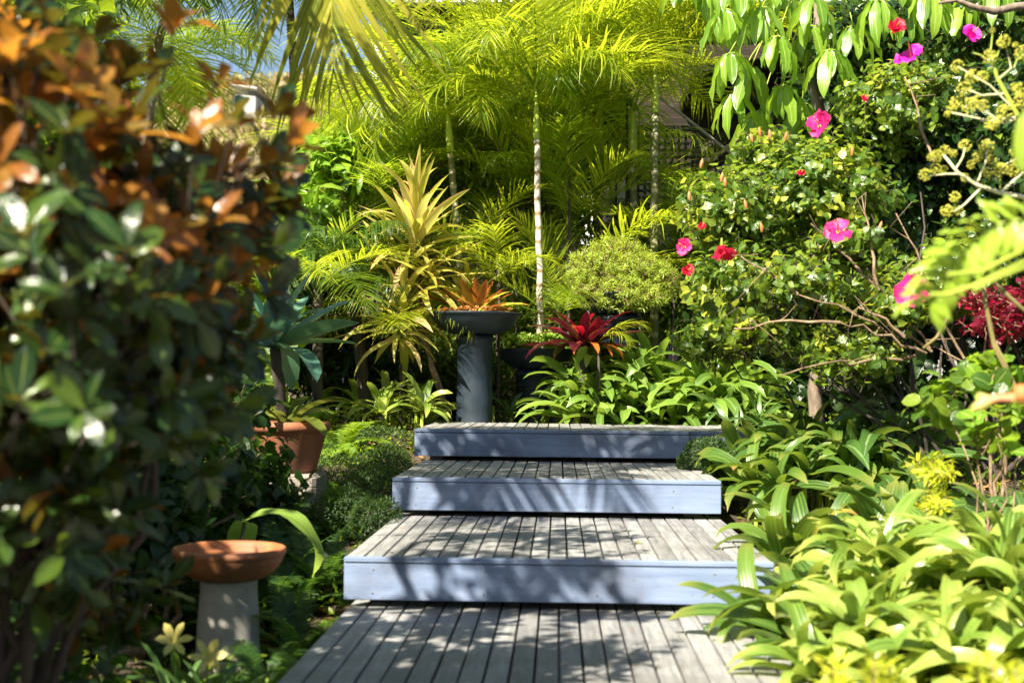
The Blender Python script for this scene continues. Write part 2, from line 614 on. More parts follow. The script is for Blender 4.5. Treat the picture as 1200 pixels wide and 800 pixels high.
L_strap2 = leafmat("pale_strap_leaf", [(.05, .11, .014), (.13, .22, .03), (.24, .33, .055), (.36, .43, .11)], (.46, .54, .06), .22, .32, mid=(.24, .33, .08), midw=.08,
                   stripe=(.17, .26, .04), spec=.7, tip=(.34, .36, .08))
L_strap3 = leafmat("sunlit_strap_leaf", [(.05, .11, .018), (.11, .20, .028), (.19, .29, .05)], (.36, .48, .04), .24, .34, mid=(.2, .3, .08), midw=.08, spec=.6)  # brighter strap leaf for the back row, sunlight put into the colour
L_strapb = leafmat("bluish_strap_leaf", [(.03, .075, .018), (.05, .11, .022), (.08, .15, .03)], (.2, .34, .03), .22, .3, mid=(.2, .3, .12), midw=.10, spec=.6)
L_cord = leafmat("cordyline_leaf", [(.64, .56, .16), (.42, .42, .04), (.20, .27, .02), (.74, .50, .30)], (.62, .56, .08), .30, .34,
                 stripe=(.14, .20, .02), edge=(.60, .22, .15), edgew=.34, mid=(.6, .5, .15), midw=.06)
L_brom = leafmat("bromeliad_leaf", [(.20, .045, .012), (.14, .11, .015), (.30, .09, .02)], (.5, .15, .03), .2, .25, base=(.14, .18, .02), tip=(.42, .10, .03), spec=.6)
L_bromy = leafmat("banded_bromeliad_leaf", [(.42, .44, .05), (.48, .46, .06)], (.6, .5, .05), .28, .25, bands=(.48, .12, .03), tip=(.55, .16, .04), spec=.6)
L_bromr = leafmat("crimson_bromeliad_leaf", [(.20, .006, .014), (.34, .010, .022), (.07, .008, .014)], (.60, .015, .03), .25, .22, spec=.7, coat=.3)
L_bromd = leafmat("maroon_bromeliad_leaf", [(.016, .004, .007), (.035, .005, .010), (.075, .006, .014)], (.25, .01, .03), .10, .2, spec=.8, coat=.4, blotch=(.09, .012, .025))
L_bromo = leafmat("orange_bromeliad_leaf", [(.55, .09, .02), (.50, .15, .03)], (.8, .2, .03), .3, .25, mid=(.6, .25, .06), spec=.6)
L_sed = leafmat("coppery_succulent_leaf", [(.50, .13, .05), (.58, .22, .07), (.34, .24, .05), (.60, .28, .14)], (.6, .25, .05), .15, .4)
L_sedg = leafmat("green_succulent_leaf", [(.13, .24, .03), (.20, .32, .04), (.28, .38, .06)], (.35, .45, .05), .15, .4)
L_agave = leafmat("blue_green_leaf", [(.05, .14, .11), (.08, .20, .16), (.10, .20, .10)], (.15, .32, .12), .16, .34, spec=.5, edge=(.14, .22, .12), edgew=.45)
L_agavey = leafmat("olive_leaf", [(.10, .13, .02), (.16, .18, .03)], (.3, .32, .04), .2, .34)
L_umb = leafmat("umbrella_tree_leaflet", [(.07, .16, .012), (.12, .24, .018), (.20, .31, .025)], (.38, .54, .03), .33, .30, mid=(.40, .48, .12), midw=.06, veins=.35, spec=.6)
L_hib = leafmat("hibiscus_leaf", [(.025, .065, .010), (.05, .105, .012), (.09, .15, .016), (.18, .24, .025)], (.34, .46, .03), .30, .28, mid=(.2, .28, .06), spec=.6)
L_hibdk = leafmat("dark_glossy_leaf", [(.010, .035, .010), (.018, .055, .014), (.03, .075, .014), (.07, .11, .015)], (.12, .22, .02), .18, .24, mid=(.1, .16, .04), spec=.6)  # dark green leaf, deepened to put the hedge's shade into its colour
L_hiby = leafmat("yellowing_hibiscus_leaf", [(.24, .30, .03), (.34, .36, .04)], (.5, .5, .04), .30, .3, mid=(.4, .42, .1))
L_pink = leafmat("pink_petal", [(.66, .012, .13), (.74, .02, .20)], (1, .05, .25), .2, .5, base=(.5, .0, .08), veins=.3, mid=(.6, .01, .15))
L_magenta = leafmat("magenta_petal", [(.70, .005, .30), (.78, .015, .40)], (.9, .02, .4), .2, .5, base=(.35, 0, .2), veins=.3, mid=(.5, .01, .25))
L_redp = leafmat("red_petal", [(.65, .005, .03), (.7, .02, .08)], (.9, .03, .08), .35, .5)
L_coral = leafmat("coral_bud", [(.55, .20, .06), (.62, .28, .12)], (.8, .35, .1), .25, .5)
L_redbush = leafmat("crimson_leaf", [(.07, .004, .015), (.16, .006, .025), (.04, .006, .012), (.26, .015, .04)], (.5, .01, .05), .35, .3)
L_straw = leafmat("yellowed_strap_leaf", [(.42, .36, .05), (.38, .24, .06)], (.6, .5, .08), .3, .4, tip=(.25, .12, .04), blotch=(.3, .34, .05))
L_rhip = leafmat("fine_yellow_green_stem", [(.15, .24, .02), (.25, .34, .03), (.36, .42, .05)], (.45, .52, .04), .3, .4)
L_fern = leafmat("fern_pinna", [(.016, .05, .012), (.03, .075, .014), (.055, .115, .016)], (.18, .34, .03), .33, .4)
L_fern2 = leafmat("sunny_fern_pinna", [(.10, .20, .02), (.18, .28, .025)], (.4, .5, .04), .35, .4)  # lit copy of the fern green, sunlight put into the colour
L_cover = leafmat("ground_cover_leaf", [(.012, .035, .008), (.022, .055, .012), (.045, .085, .015)], (.15, .26, .03), .3, .45)
L_nest = leafmat("nest_fern_frond", [(.20, .33, .05), (.25, .38, .07)], (.4, .55, .08), .35, .4, mid=(.12, .2, .03), midw=.05)
L_euph = leafmat("acid_green_leaf", [(.30, .40, .02), (.42, .48, .02), (.54, .54, .04)], (.6, .62, .03), .33, .34)
L_lobed = leafmat("lobed_leaf", [(.24, .38, .03), (.32, .46, .05)], (.5, .62, .04), .33, .22, mid=(.4, .5, .12), veins=.3, spec=.8)
L_yel = leafmat("yellow_petal", [(.72, .62, .14), (.78, .68, .24)], (.9, .8, .2), .35, .5)
L_hill = leafmat("hillside_leaf", [(.26, .16, .12), (.20, .24, .05), (.34, .24, .17), (.30, .30, .08)], (.4, .35, .1), .3, .6)

# ------------------------------------------------------------------ ground
def gz(x, y):
    z = -0.22 + np.clip((y - 4.8) / 4.2, 0, 1) * 0.74
    z = z + np.clip((y - 13.6) / 16, 0, 1) ** 1.1 * 7.2 * np.clip((2.5 - x) / 6, 0, 1)
    z = z + np.clip((np.abs(x) - 1.4) / 3, 0, 1) * 0.15 * np.clip((12 - y) / 4, 0, 1)
    return z


xs = np.concatenate([[-900, -300, -90, -40], np.linspace(-20, 20, 120), [40, 90, 300, 900]])
ys = np.concatenate([[-400, -60, -15], np.linspace(-5, 36, 130), [60, 150, 400, 1500]])
X, Y = np.meshgrid(xs, ys)
Z = gz(X, Y) + rng.normal(0, .012, X.shape) * (np.abs(X) < 20)
nx = len(xs)
f = [[j * nx + i, j * nx + i + 1, (j + 1) * nx + i + 1, (j + 1) * nx + i] for j in range(len(ys) - 1) for i in range(nx - 1)]
MB().add(np.stack([X, Y, Z], 2).reshape(-1, 3), f).obj('ground', M_soil, kind='structure')

# ------------------------------------------------------------------ timber steps
PW = 0.0705


def deck(x0, x1, y0, y1, top, label, fascia=True, split=None, bolts=False, group='timber deck steps climbing through the garden'):
    r = thing('deck_step', label, 'step', ((x0 + x1) / 2, y0, top - .19), group)
    n = int(round((x1 - x0) / PW))
    pw = (x1 - x0) / n
    mbp = MB()
    yb = y0 + (0.028 if fascia else 0)
    box(mbp, (0, (yb + y1) / 2 - y0, 0), (pw - .0075, y1 - yb, .022), .002)
    me = mbp.mesh('plank', M_plank, smooth=False)
    for i in range(n):
        x = x0 + pw * (i + .5)
        link('plank', me, r, Matrix.Translation((x + random.uniform(-.0008, .0008), y0 + random.uniform(-.001, .003), top - .011 + random.uniform(-.0012, .0012))))
    if fascia:
        segs = [(x0 - .004, x1 + .004)] if split is None else [(x0 - .004, split), (split + .003, x1)]
        for k, (a, b) in enumerate(segs):
            mb = MB()
            back = .012 * k
            box(mb, ((a + b) / 2, y0 + .012 + back, top - .0025 - .075 - .014), (b - a, .024, .139), .003)
            mb.obj('fascia_board', M_paint, r, smooth=False)
            mb = MB()
            box(mb, ((a + b) / 2, y0 + .0095 + back, top - .0105), (b - a, .031, .021), .004)
            mb.obj('nosing_strip', M_paint, r, smooth=False)
        for bx_ in ((x0 + .07,) if bolts else ()):
            for bz in (top - .055, top - .125):
                mb = MB()
                P = [(bx_, y0 - .0035, bz), (bx_, y0 + .004, bz)]
                tube(mb, P[::-1], [.008, .0075], 10)
                mb.obj('bolt', M_paint, r)
    if fascia:
        ms_ = MB(); tube(ms_, [(0, .003, 0), (0, -.0015, 0)], [.0042, .0040], 8)
        sm_ = ms_.mesh('screw', M_beam)
        for jx in np.arange(x0 + .11, x1 - .05, .42):
            for bz in (top - .05, top - .13):
                if split is None or jx < split - .02:
                    link('screw', sm_, r, Matrix.Translation((jx + random.uniform(-.01, .01), y0, bz + random.uniform(-.004, .004))))
    mbj = MB()
    for jx in (x0 + .12, (x0 + x1) / 2, x1 - .12):
        mbj = MB()
        lo = top - .024 - .20
        box(mbj, (jx, (y0 + y1) / 2 + .05, (top - .024 + lo) / 2), (.09, y1 - y0 - .16, top - .024 - lo), .004)
        mbj.obj('joist', M_beam, r, smooth=False)
    return r


deck(-.785, .80, -1.4, 4.98, 0.0, 'grey deck boards at the bottom of the flight running towards the camera', fascia=False)
deck(-.795, .80, 4.80, 6.42, .19, 'longest blue-grey step, with a fallen yellow flower on its sunlit boards')
deck(-.807, .79, 6.27, 7.74, .38, 'middle blue-grey step below the top one, two bolts on its front', bolts=True)
deck(-.850, 1.22, 7.60, 8.92, .57, 'top and widest blue-grey step before the dark pedestal bowl', split=.775)

# fallen yellow flower
fl = MB()
for k in range(5):
    a = k / 5 * 2 * PI
    v, ff, uu = blade(2, .8, 'petal', -.7, .1)
    R = np.array(Matrix.Rotation(a, 3, 'Z'))
    fl.add((v * .024) @ R.T, ff, uu)
p = at(748, 633, 5.28)
o = fl.obj('fallen_flower', L_yel)
o.location = (p.x, 5.30, .1925)
o['label'] = 'tiny yellow flower fallen on the sunlit deck boards'
o['category'] = 'flower'

# ------------------------------------------------------------------ fronds
def frond_mesh(name, mat, L, pairs, ll, lw, arch, lb=.9, vee=.35, bare=.16, fwd=(1.15, .45), rach=.008, segs=4, jit=.08, prof='pinna', stemtex=None, flat=True):
    """pinnate frond growing along +Y, upper side +Z"""
    n = 14
    t = np.linspace(0, 1, n)
    ang = -arch * t ** 1.4
    y = np.concatenate([[0], np.cumsum(np.cos((ang[1:] + ang[:-1]) / 2))]) * L / (n - 1)
    z = np.concatenate([[0], np.cumsum(np.sin((ang[1:] + ang[:-1]) / 2))]) * L / (n - 1)
    R = np.stack([np.zeros(n), y, z], 1)
    mb = MB()
    tube(mb, R, rach * (1 - .85 * t), 4)
    tt = np.linspace(bare, .985, pairs)
    temps = [blade(segs, lw / ll, prof, lb * q, .25, twist=tw, flat=flat) for q, tw in ((.7, .2), (1.0, -.2), (1.35, .3))]
    P, D, U, S = [], [], [], []
    for a in tt:
        i = min(n - 2, int(a * (n - 1)))
        fr = a * (n - 1) - i
        p = R[i] * (1 - fr) + R[i + 1] * fr
        T = unit(R[i + 1] - R[i])
        Nn = np.array([0, -T[2], T[1]])
        s = (a - bare) / (1 - bare)
        le = ll * (0.45 + 1.35 * math.sin(PI * min(1, (s * .78 + .16))) ** 1.0 - .35) if s < .98 else ll * .5
        le = max(le, ll * .3)
        an = fwd[0] * (1 - s) + fwd[1] * s
        for sd_ in (-1, 1):
            v_ = vee + rng.normal(0, jit)
            d = np.array([sd_, 0, 0]) * math.sin(an) * math.cos(v_) + T * math.cos(an) + Nn * math.sin(v_) * math.sin(an)
            d = d + rng.normal(0, jit, 3)
            P.append(p)
            D.append(d)
            U.append(Nn + T * .2)
            S.append(le * rng.uniform(.85, 1.1))
    P, D, U, S = map(np.array, (P, D, U, S))
    scatter(mb, temps, P, unit(D), U, S)
    return mb.mesh(name, mat)


def put_frond(root, me, p, az, el, rollv=0.0, s=1.0, name='frond'):
    """az: heading in degrees clockwise from +Y seen from above (90 = to the right), el: degrees above horizontal"""
    a, e = math.radians(az), math.radians(el)
    d = Vector((math.sin(a) * math.cos(e), math.cos(a) * math.cos(e), math.sin(e)))
    x = d.cross(Vector((0, 0, 1)))
    if x.length < 1e-3:
        x = Vector((1, 0, 0))
    x.normalize()
    z = x.cross(d)
    R = Matrix((x, d, z)).transposed()
    R = R @ Matrix.Rotation(math.radians(rollv), 3, 'Y')
    M = Matrix.Translation(p) @ R.to_4x4() @ Matrix.Scale(s, 4)
    return link(name, me, root, M)


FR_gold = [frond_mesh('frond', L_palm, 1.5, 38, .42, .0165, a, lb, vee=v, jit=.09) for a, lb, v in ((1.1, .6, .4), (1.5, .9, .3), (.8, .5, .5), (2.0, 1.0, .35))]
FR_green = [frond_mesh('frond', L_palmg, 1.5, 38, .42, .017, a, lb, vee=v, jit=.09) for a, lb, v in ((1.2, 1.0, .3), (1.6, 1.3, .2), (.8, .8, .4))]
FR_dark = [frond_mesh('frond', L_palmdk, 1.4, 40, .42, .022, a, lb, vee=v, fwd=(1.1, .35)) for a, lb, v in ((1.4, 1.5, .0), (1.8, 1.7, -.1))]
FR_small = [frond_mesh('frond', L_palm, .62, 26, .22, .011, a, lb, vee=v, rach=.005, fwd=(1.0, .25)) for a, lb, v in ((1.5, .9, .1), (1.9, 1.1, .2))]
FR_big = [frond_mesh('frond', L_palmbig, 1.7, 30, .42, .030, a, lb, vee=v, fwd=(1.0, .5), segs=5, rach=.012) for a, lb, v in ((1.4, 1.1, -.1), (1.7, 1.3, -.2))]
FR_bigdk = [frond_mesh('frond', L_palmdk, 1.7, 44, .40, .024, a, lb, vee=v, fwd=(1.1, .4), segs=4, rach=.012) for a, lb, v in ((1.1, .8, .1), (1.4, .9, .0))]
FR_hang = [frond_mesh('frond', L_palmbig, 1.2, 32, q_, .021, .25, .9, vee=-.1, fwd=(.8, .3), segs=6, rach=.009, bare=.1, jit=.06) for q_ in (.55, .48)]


def palm(label, base, top, r0, r1, fronds, meshes, trunkmat=M_palmtrunk, group=None, sh=True, name='palm_tree', wob=.0022):
    r = thing(name, label, 'palm', base, group)
    base, top = Vector(base), Vector(top)
    if (top - base).length > .05:
        mb = MB()
        pts = curve(base, top, 0, 14, wob)
        tube(mb, pts, np.linspace(r0, r1, 14), 12)
        mb.obj('trunk', trunkmat, r)
    if sh:
        mb = MB()
        d = Vector(pts[-1] - pts[-3]).normalized()
        tube(mb, [top - d * .02, top + d * .08, top + d * .2, top + d * .4], [r1 * 1.1, r1 * 1.25, r1 * .9, r1 * .3], 10)
        mb.obj('crownshaft', M_limestem, r)
        top = top + d * .34
    fronds = fronds + [(a_ + 22, e_ - 30, s_ * .95) for a_, e_, s_ in (fronds[::3] if sh else [])]
    for i, (az, el, s) in enumerate(fronds):
        put_frond(r, meshes[i % len(meshes)], top + Vector((0, 0, random.uniform(-.06, .08))), az, el, random.uniform(-18, 18), s)
    return r


def ring_fronds(n, el0, el1, s0, s1, az0=0, spread=360):
    return [(az0 + spread * i / n + random.uniform(-16, 16), random.uniform(el0, el1), random.uniform(s0, s1)) for i in range(n)]


G = 'golden cane palms behind the steps'
# main palm with the white ringed trunk
b = at(636, 470, 9.6); b.z = gz(b.x, 9.6)
palm('golden cane palm with the pale ringed trunk in the middle behind the black bowl', b, at(629, 160, 9.6), .029, .022,
     [(-95, 55, 1.0), (-80, 68, 1.05), (-110, 38, .85), (-150, 50, .8), (85, 62, 1.05), (75, 40, .95), (110, 50, .9), (150, 45, .75), (180, 62, .8), (10, 70, 1), (-20, 78, 1.05),
      (60, 78, 1.1), (-60, 84, 1.1), (200, 35, .7), (130, 75, 1.0), (-125, 70, 1.0)], FR_gold, group=G)
b = at(556, 470, 10.2); b.z = gz(b.x, 10.2)
palm('golden cane palm leaning left with an arching crown in front of the brown wall', b, at(528, 175, 10.0), .036, .026,
     [(-90, 60, 1.0), (-100, 40, 1.0), (-80, 25, .9), (-130, 50, .9), (-60, 70, 1.05), (180, 45, .8), (90, 60, .9), (150, 30, .7), (0, 70, 1), (-150, 20, .8), (-115, 10, .75), (-90, 80, 1)],
     [FR_gold[1], FR_gold[3], FR_green[1]], M_palmtrunk2, group=G)
b = at(748, 470, 10.3); b.z = gz(b.x, 10.3)
palm('golden cane palm with two-toned trunk before the black lattice', b, at(742, 175, 10.3), .036, .028,
     ring_fronds(9, 30, 80, .8, 1.0), [FR_green[0], FR_gold[0], FR_green[1]], M_palmtrunk2, group=G)
b = at(766, 470, 9.9); b.z = gz(b.x, 9.9)
palm('taller golden cane palm whose fronds fan out beside the metal braces', b, at(768, 130, 9.9), .034, .026,
     [(90, 62, .95), (80, 45, .9), (100, 30, .75), (-90, 60, .9), (120, 55, .85), (180, 40, .7), (200, 65, .9), (-60, 75, 1), (30, 70, 1), (60, 80, 1.1), (150, 70, .9)],
     [FR_gold[0], FR_gold[1], FR_gold[2]], M_palmtrunk2, group=G)
b = at(695, 470, 10.9); b.z = gz(b.x, 10.9)
palm('golden cane palm set back between two others, its fronds lit yellow', b, at(702, 150, 10.9), .034, .026,
     ring_fronds(12, 35, 82, .9, 1.15), FR_gold, M_palmtrunk2, group=G)
b = at(470, 470, 11.0); b.z = gz(b.x, 11.0)
palm('palm at the edge of the brown wall with low feathery fronds', b, at(462, 230, 11.0), .034, .026, ring_fronds(11, 5, 70, .75, .95), [FR_gold[0], FR_green[1]], M_palmtrunk2, group=G)

# stemless small palms
def low_palm(label, px, py, Y, fr, meshes, group=None):
    p = at(px, py, Y)
    r = thing('young_palm', label, 'palm', (p.x, p.y, gz(p.x, p.y)), group)
    mb = MB()
    tube(mb, [(p.x, p.y + .03, gz(p.x, p.y) - .02), p], [.012, .009], 8)
    mb.obj('stem', M_barkdark, r)
    for i, (az, el, s) in enumerate(fr):
        put_frond(r, meshes[i % len(meshes)], p, az, el, random.uniform(-10, 10), s)
    return r


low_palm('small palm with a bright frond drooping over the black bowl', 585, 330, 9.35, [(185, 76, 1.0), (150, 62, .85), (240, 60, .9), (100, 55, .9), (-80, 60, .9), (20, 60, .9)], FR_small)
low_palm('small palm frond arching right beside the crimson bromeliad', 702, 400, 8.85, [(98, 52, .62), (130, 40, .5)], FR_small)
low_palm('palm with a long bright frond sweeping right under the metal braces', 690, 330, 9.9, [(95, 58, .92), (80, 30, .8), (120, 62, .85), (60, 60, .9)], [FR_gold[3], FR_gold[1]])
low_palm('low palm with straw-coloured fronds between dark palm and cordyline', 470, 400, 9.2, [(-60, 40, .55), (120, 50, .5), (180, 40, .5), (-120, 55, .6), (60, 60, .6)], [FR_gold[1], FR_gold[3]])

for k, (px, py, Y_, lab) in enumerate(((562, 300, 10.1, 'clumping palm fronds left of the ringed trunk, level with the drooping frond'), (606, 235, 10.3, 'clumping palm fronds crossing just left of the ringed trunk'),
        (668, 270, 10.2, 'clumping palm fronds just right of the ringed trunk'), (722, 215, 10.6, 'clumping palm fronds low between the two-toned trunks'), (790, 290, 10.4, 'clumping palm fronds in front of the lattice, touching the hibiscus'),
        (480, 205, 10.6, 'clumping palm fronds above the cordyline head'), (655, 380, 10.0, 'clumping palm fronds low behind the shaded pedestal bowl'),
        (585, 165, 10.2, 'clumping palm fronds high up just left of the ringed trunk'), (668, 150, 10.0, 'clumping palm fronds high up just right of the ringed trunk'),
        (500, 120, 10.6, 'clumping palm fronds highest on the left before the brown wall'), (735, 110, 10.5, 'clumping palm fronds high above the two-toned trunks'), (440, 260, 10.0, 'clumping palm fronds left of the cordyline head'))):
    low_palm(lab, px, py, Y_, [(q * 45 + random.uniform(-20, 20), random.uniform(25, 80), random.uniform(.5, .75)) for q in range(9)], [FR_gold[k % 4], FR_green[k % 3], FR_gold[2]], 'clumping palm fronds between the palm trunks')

# dark palm on the left, hanging leaflets
b = at(432, 495, 9.3); b.z = gz(b.x, 9.3)
palm('deep green palm with long hanging leaflets left of the cordyline', b, at(412, 330, 9.3), .045, .04,
     [(-95, 55, .72), (-85, 30, .7), (-120, 40, .65), (60, 50, .5), (90, 40, .48), (170, 35, .5), (150, 55, .6), (200, 40, .6), (-140, 20, .6), (0, 60, .7), (-60, 65, .7), (-100, 70, .75), (185, 60, .6), (110, 65, .6), (130, 20, .5)],
     FR_dark, M_barkdark, sh=False)
b = at(372, 495, 8.8); b.z = gz(b.x, 8.8)
palm('yellow-green palm glimpsed between the blue-green leaves and the dark palm', b, at(372, 340, 8.8), .04, .035, ring_fronds(10, 10, 75, .5, .65), [FR_green[0], FR_gold[0]], M_barkdark, sh=False)
b = at(300, 495, 10.5); b.z = gz(b.x, 10.5)
palm('palm behind the magnolia whose fronds catch the sun', b, at(330, 330, 10.5), .04, .035, ring_fronds(12, 10, 80, .7, .9), [FR_green[0], FR_gold[2]], M_barkdark, sh=False)

# near palm, its crown above the frame: glaring fronds hang into the top left
pc = at(395, -150, 4.6)
r = thing('overhanging_palm', 'near palm with broad glaring yellow leaflets hanging from the top edge', 'palm', (pc.x - .9, 4.9, gz(-2, 4.9)))
mb = MB()
tube(mb, curve((pc.x - 2.6, 5.2, -.1), (pc.x - .55, 4.7, pc.z + .1), .5, 10, .002), np.linspace(.05, .04, 10), 12)
mb.obj('trunk', M_bark, r)
c0 = Vector((pc.x - .55, 4.7, pc.z + .15))
hang = [(at(392, -250, 5.2), 180, -84, 6, 1.0), (at(455, -340, 5.4), 100, -72, -14, 1.05), (at(330, -330, 5.4), -100, -66, 10, .95)]
for q_, az, el, ro, s_ in hang:
    put_frond(r, FR_hang[0 if s_ >= 1 else 1], q_, az, el, ro, s_)
mb = MB()
for q_ in hang:
    tube(mb, curve(c0, q_[0], .12, 8), np.linspace(.014, .009, 8), 6)
mb.obj('stalks', M_limestem, r)
for az, el, s in ((-95, 40, 1), (-60, 20, 1), (-150, 30, 1), (180, 45, .8), (-20, 30, 1), (20, 40, 1), (-120, 60, 1), (60, 65, .8)):
    put_frond(r, random.choice(FR_bigdk), c0, az, el, 0, s * .9)

r = thing('shady_palm', 'darker palm with fine leaflets against the sky behind the magnolia', 'palm', (at(240, 400, 11).x - .9, 11, .5))
c0 = at(215, -85, 11)
mb = MB()
tube(mb, curve((c0.x - .9, 11.3, .4), c0, 0, 10, .004), np.linspace(.05, .035, 10), 12)
mb.obj('trunk', M_bark, r)
for az, el, s in ((95, 12, .62), (100, -8, .6), (80, 30, .7), (120, 0, .55), (-90, 20, .7), (-100, 0, .7), (-85, -20, .7), (180, 10, .5), (150, -20, .5), (-140, -25, .55),
                  (-60, 0, .8), (200, -35, .5), (60, 10, .7), (90, -30, .5), (-110, -40, .6), (105, 22, .75), (88, 8, .6), (110, -18, .6), (140, 5, .7), (165, -5, .6), (-160, 0, .7), (-125, -10, .6), (95, -45, .5), (170, -30, .6)):
    put_frond(r, random.choice(FR_bigdk + FR_green[:1]), c0, az, el, 0, s * 1.5)

r = thing('tall_palm', 'palm with sunlit fine fronds closing the gap of sky above the hillside', 'palm', (-3.9, 13, .6))
c0 = at(180, 40, 13)
mb = MB(); tube(mb, curve((c0.x - .2, 13.2, .4), c0, 0, 10, .001), np.linspace(.05, .04, 10), 10); mb.obj('trunk', M_barkdark, r)
for q_ in range(26):
    put_frond(r, random.choice(FR_green + FR_gold[:2]), c0 + Vector((0, 0, random.uniform(-.2, .1))), q_ * 137.5, random.uniform(-25, 80), 0, random.uniform(.75, 1.1))
r = thing('tall_palm', 'palm of darker green fronds just behind the hanging glaring frond', 'palm', (-1.6, 12.2, .5))
c0 = at(335, -60, 12)
mb = MB(); tube(mb, curve((c0.x + .35, 12.2, .4), c0, 0, 10, .001), np.linspace(.05, .04, 10), 10); mb.obj('trunk', M_barkdark, r)
for q_ in range(16):
    put_frond(r, random.choice(FR_green), c0 + Vector((0, 0, random.uniform(-.2, .1))), q_ * 137.5, random.uniform(-35, 60), 0, random.uniform(.7, 1.0))
# ------------------------------------------------------------------ generic shrub
def blob_points(blobs, n, shell=.55):
    w_ = np.array([b_[1][0] * b_[1][1] * b_[1][2] for b_ in blobs]) ** .75
    k = rng.choice(len(blobs), n, p=w_ / w_.sum())
    d = rdir(n)
    rad = shell + (1 - shell) * rng.random(n) ** .7
    C = np.array([list(b_[0]) for b_ in blobs])[k]
    R = np.array([b_[1] for b_ in blobs])[k]
    return C + d * R * rad[:, None], unit(d / R), k


def shrub(name, label, cat, base, blobs, tips, mat, temps, size, per=6, twig=.25, mode='spray', up=.4, n_ind=250, leafname='leaf', barkmat=M_twig,
          r0=.03, shell=.5, spread=.9, droop=0.0, group=None, rest='foliage', mat2=None, frac2=0.0, temps2=None, branches=True, shoots=None, ubias=(0, 0, .5), z2=-9):
    base = Vector(base)
    r = thing(name, label, cat, base, group)
    P0, out, k = blob_points(blobs, tips, shell)
    out = unit(out + np.array([0, 0, up]) + rng.normal(0, .35, out.shape))
    if shoots:
        q_ = np.array([list(a_) for a_, b_ in shoots])
        P0 = np.concatenate([P0, q_]); out = np.concatenate([out, unit([b_ for a_, b_ in shoots])]); k = np.concatenate([k, np.zeros(len(q_), int) + 1])
        k[-len(q_):] = [int(np.argmin([np.linalg.norm(np.array(c_) - v_) for c_, r_ in blobs])) for v_ in q_]
        tips = tips + len(q_)
    if branches:
        for c, rr in blobs:
            mb = MB()
            tube(mb, curve(base, c, .05, 8, .03), np.linspace(r0, r0 * .3, 8), 7)
            mb.obj('branch', barkmat, r)
    mbt = MB()
    C = np.array([list(b_[0]) for b_ in blobs])[k]
    for i in range(0, tips):
        a = P0[i] - out[i] * twig
        m_ = a * .6 + C[i] * .4
        if i % 3 == 0:
            tube(mbt, [C[i] * .7 + a * .3, m_, a, P0[i]], [.0055, .004, .0032, .0015], 4, cap=False)
        else:
            tube(mbt, [a, P0[i]], [.003, .0015], 4, cap=False)
    mbt.obj('twigs', barkmat, r, kind='stuff')
    n = tips * per
    ii = np.repeat(np.arange(tips), per)
    j = np.tile(np.arange(per), tips)
    o = out[ii]
    side = unit(np.cross(o, rdir(tips)[ii]))
    s2 = np.cross(o, side)
    az = j * 2.4 + rng.random(n) * .5
    ra = side * np.cos(az)[:, None] + s2 * np.sin(az)[:, None]
    if mode == 'whorl':
        P = P0[ii] - o * (rng.random(n) * .035)[:, None]
        D = unit(o * rng.uniform(.35, 1.1, n)[:, None] + ra * spread)
    else:
        P = P0[ii] - o * ((j / per) * twig)[:, None]
        D = unit(o * .5 + ra * spread)
    D[:, 2] -= droop
    D = unit(D)
    ub_ = np.array(ubias)[None] * np.where((P[:, 2:3] < 1.25) | (rng.random((n, 1)) < .35), 1.0, np.array([[0, -.3, .6]]))
    U = unit(o + ub_ + rng.normal(0, .25, (n, 3)))
    S = size * rng.uniform(.6, 1.15, n)
    if mat2 is not None:
        sel = (rng.random(tips) < frac2 * np.where(P0[:, 2] > z2, 1, .12))[ii]
        leaves(r, leafname, mat2, temps2 or temps, P[sel], D[sel], U[sel], S[sel], n_ind // 4, rest)
        P, D, U, S = P[~sel], D[~sel], U[~sel], S[~sel]
        n_ind = n_ind - n_ind // 4
    leaves(r, leafname, mat, temps, P, D, U, S, n_ind, rest)
    return r


def blob(px, py, Y, rx, ry, rz=None):
    return (at(px, py, Y), (rx, ry, rz if rz is not None else rx))


T_mag = [blade(6, w_, 'obov', b_, f_, wave=.04) for w_, b_, f_ in ((.40, .3, .25), (.36, .7, .35), (.42, -.2, .2))]
T_hib = [blade(3, w_, 'oval', b_, f_, wave=.05, teeth=.12) for w_, b_, f_ in ((.72, .5, .2), (.62, 1.0, .35), (.7, .1, .1))]
T_lance = [blade(3, w_, 'lance', b_, .3) for w_, b_ in ((.17, .6), (.14, 1.1), (.2, .3))]
T_fine = [blade(2, w_, 'lance', b_, .2, flat=True) for w_, b_ in ((.22, .3), (.16, -.3))]
T_small = [blade(2, .55, 'oval', b_, .2) for b_ in (.3, .8)]

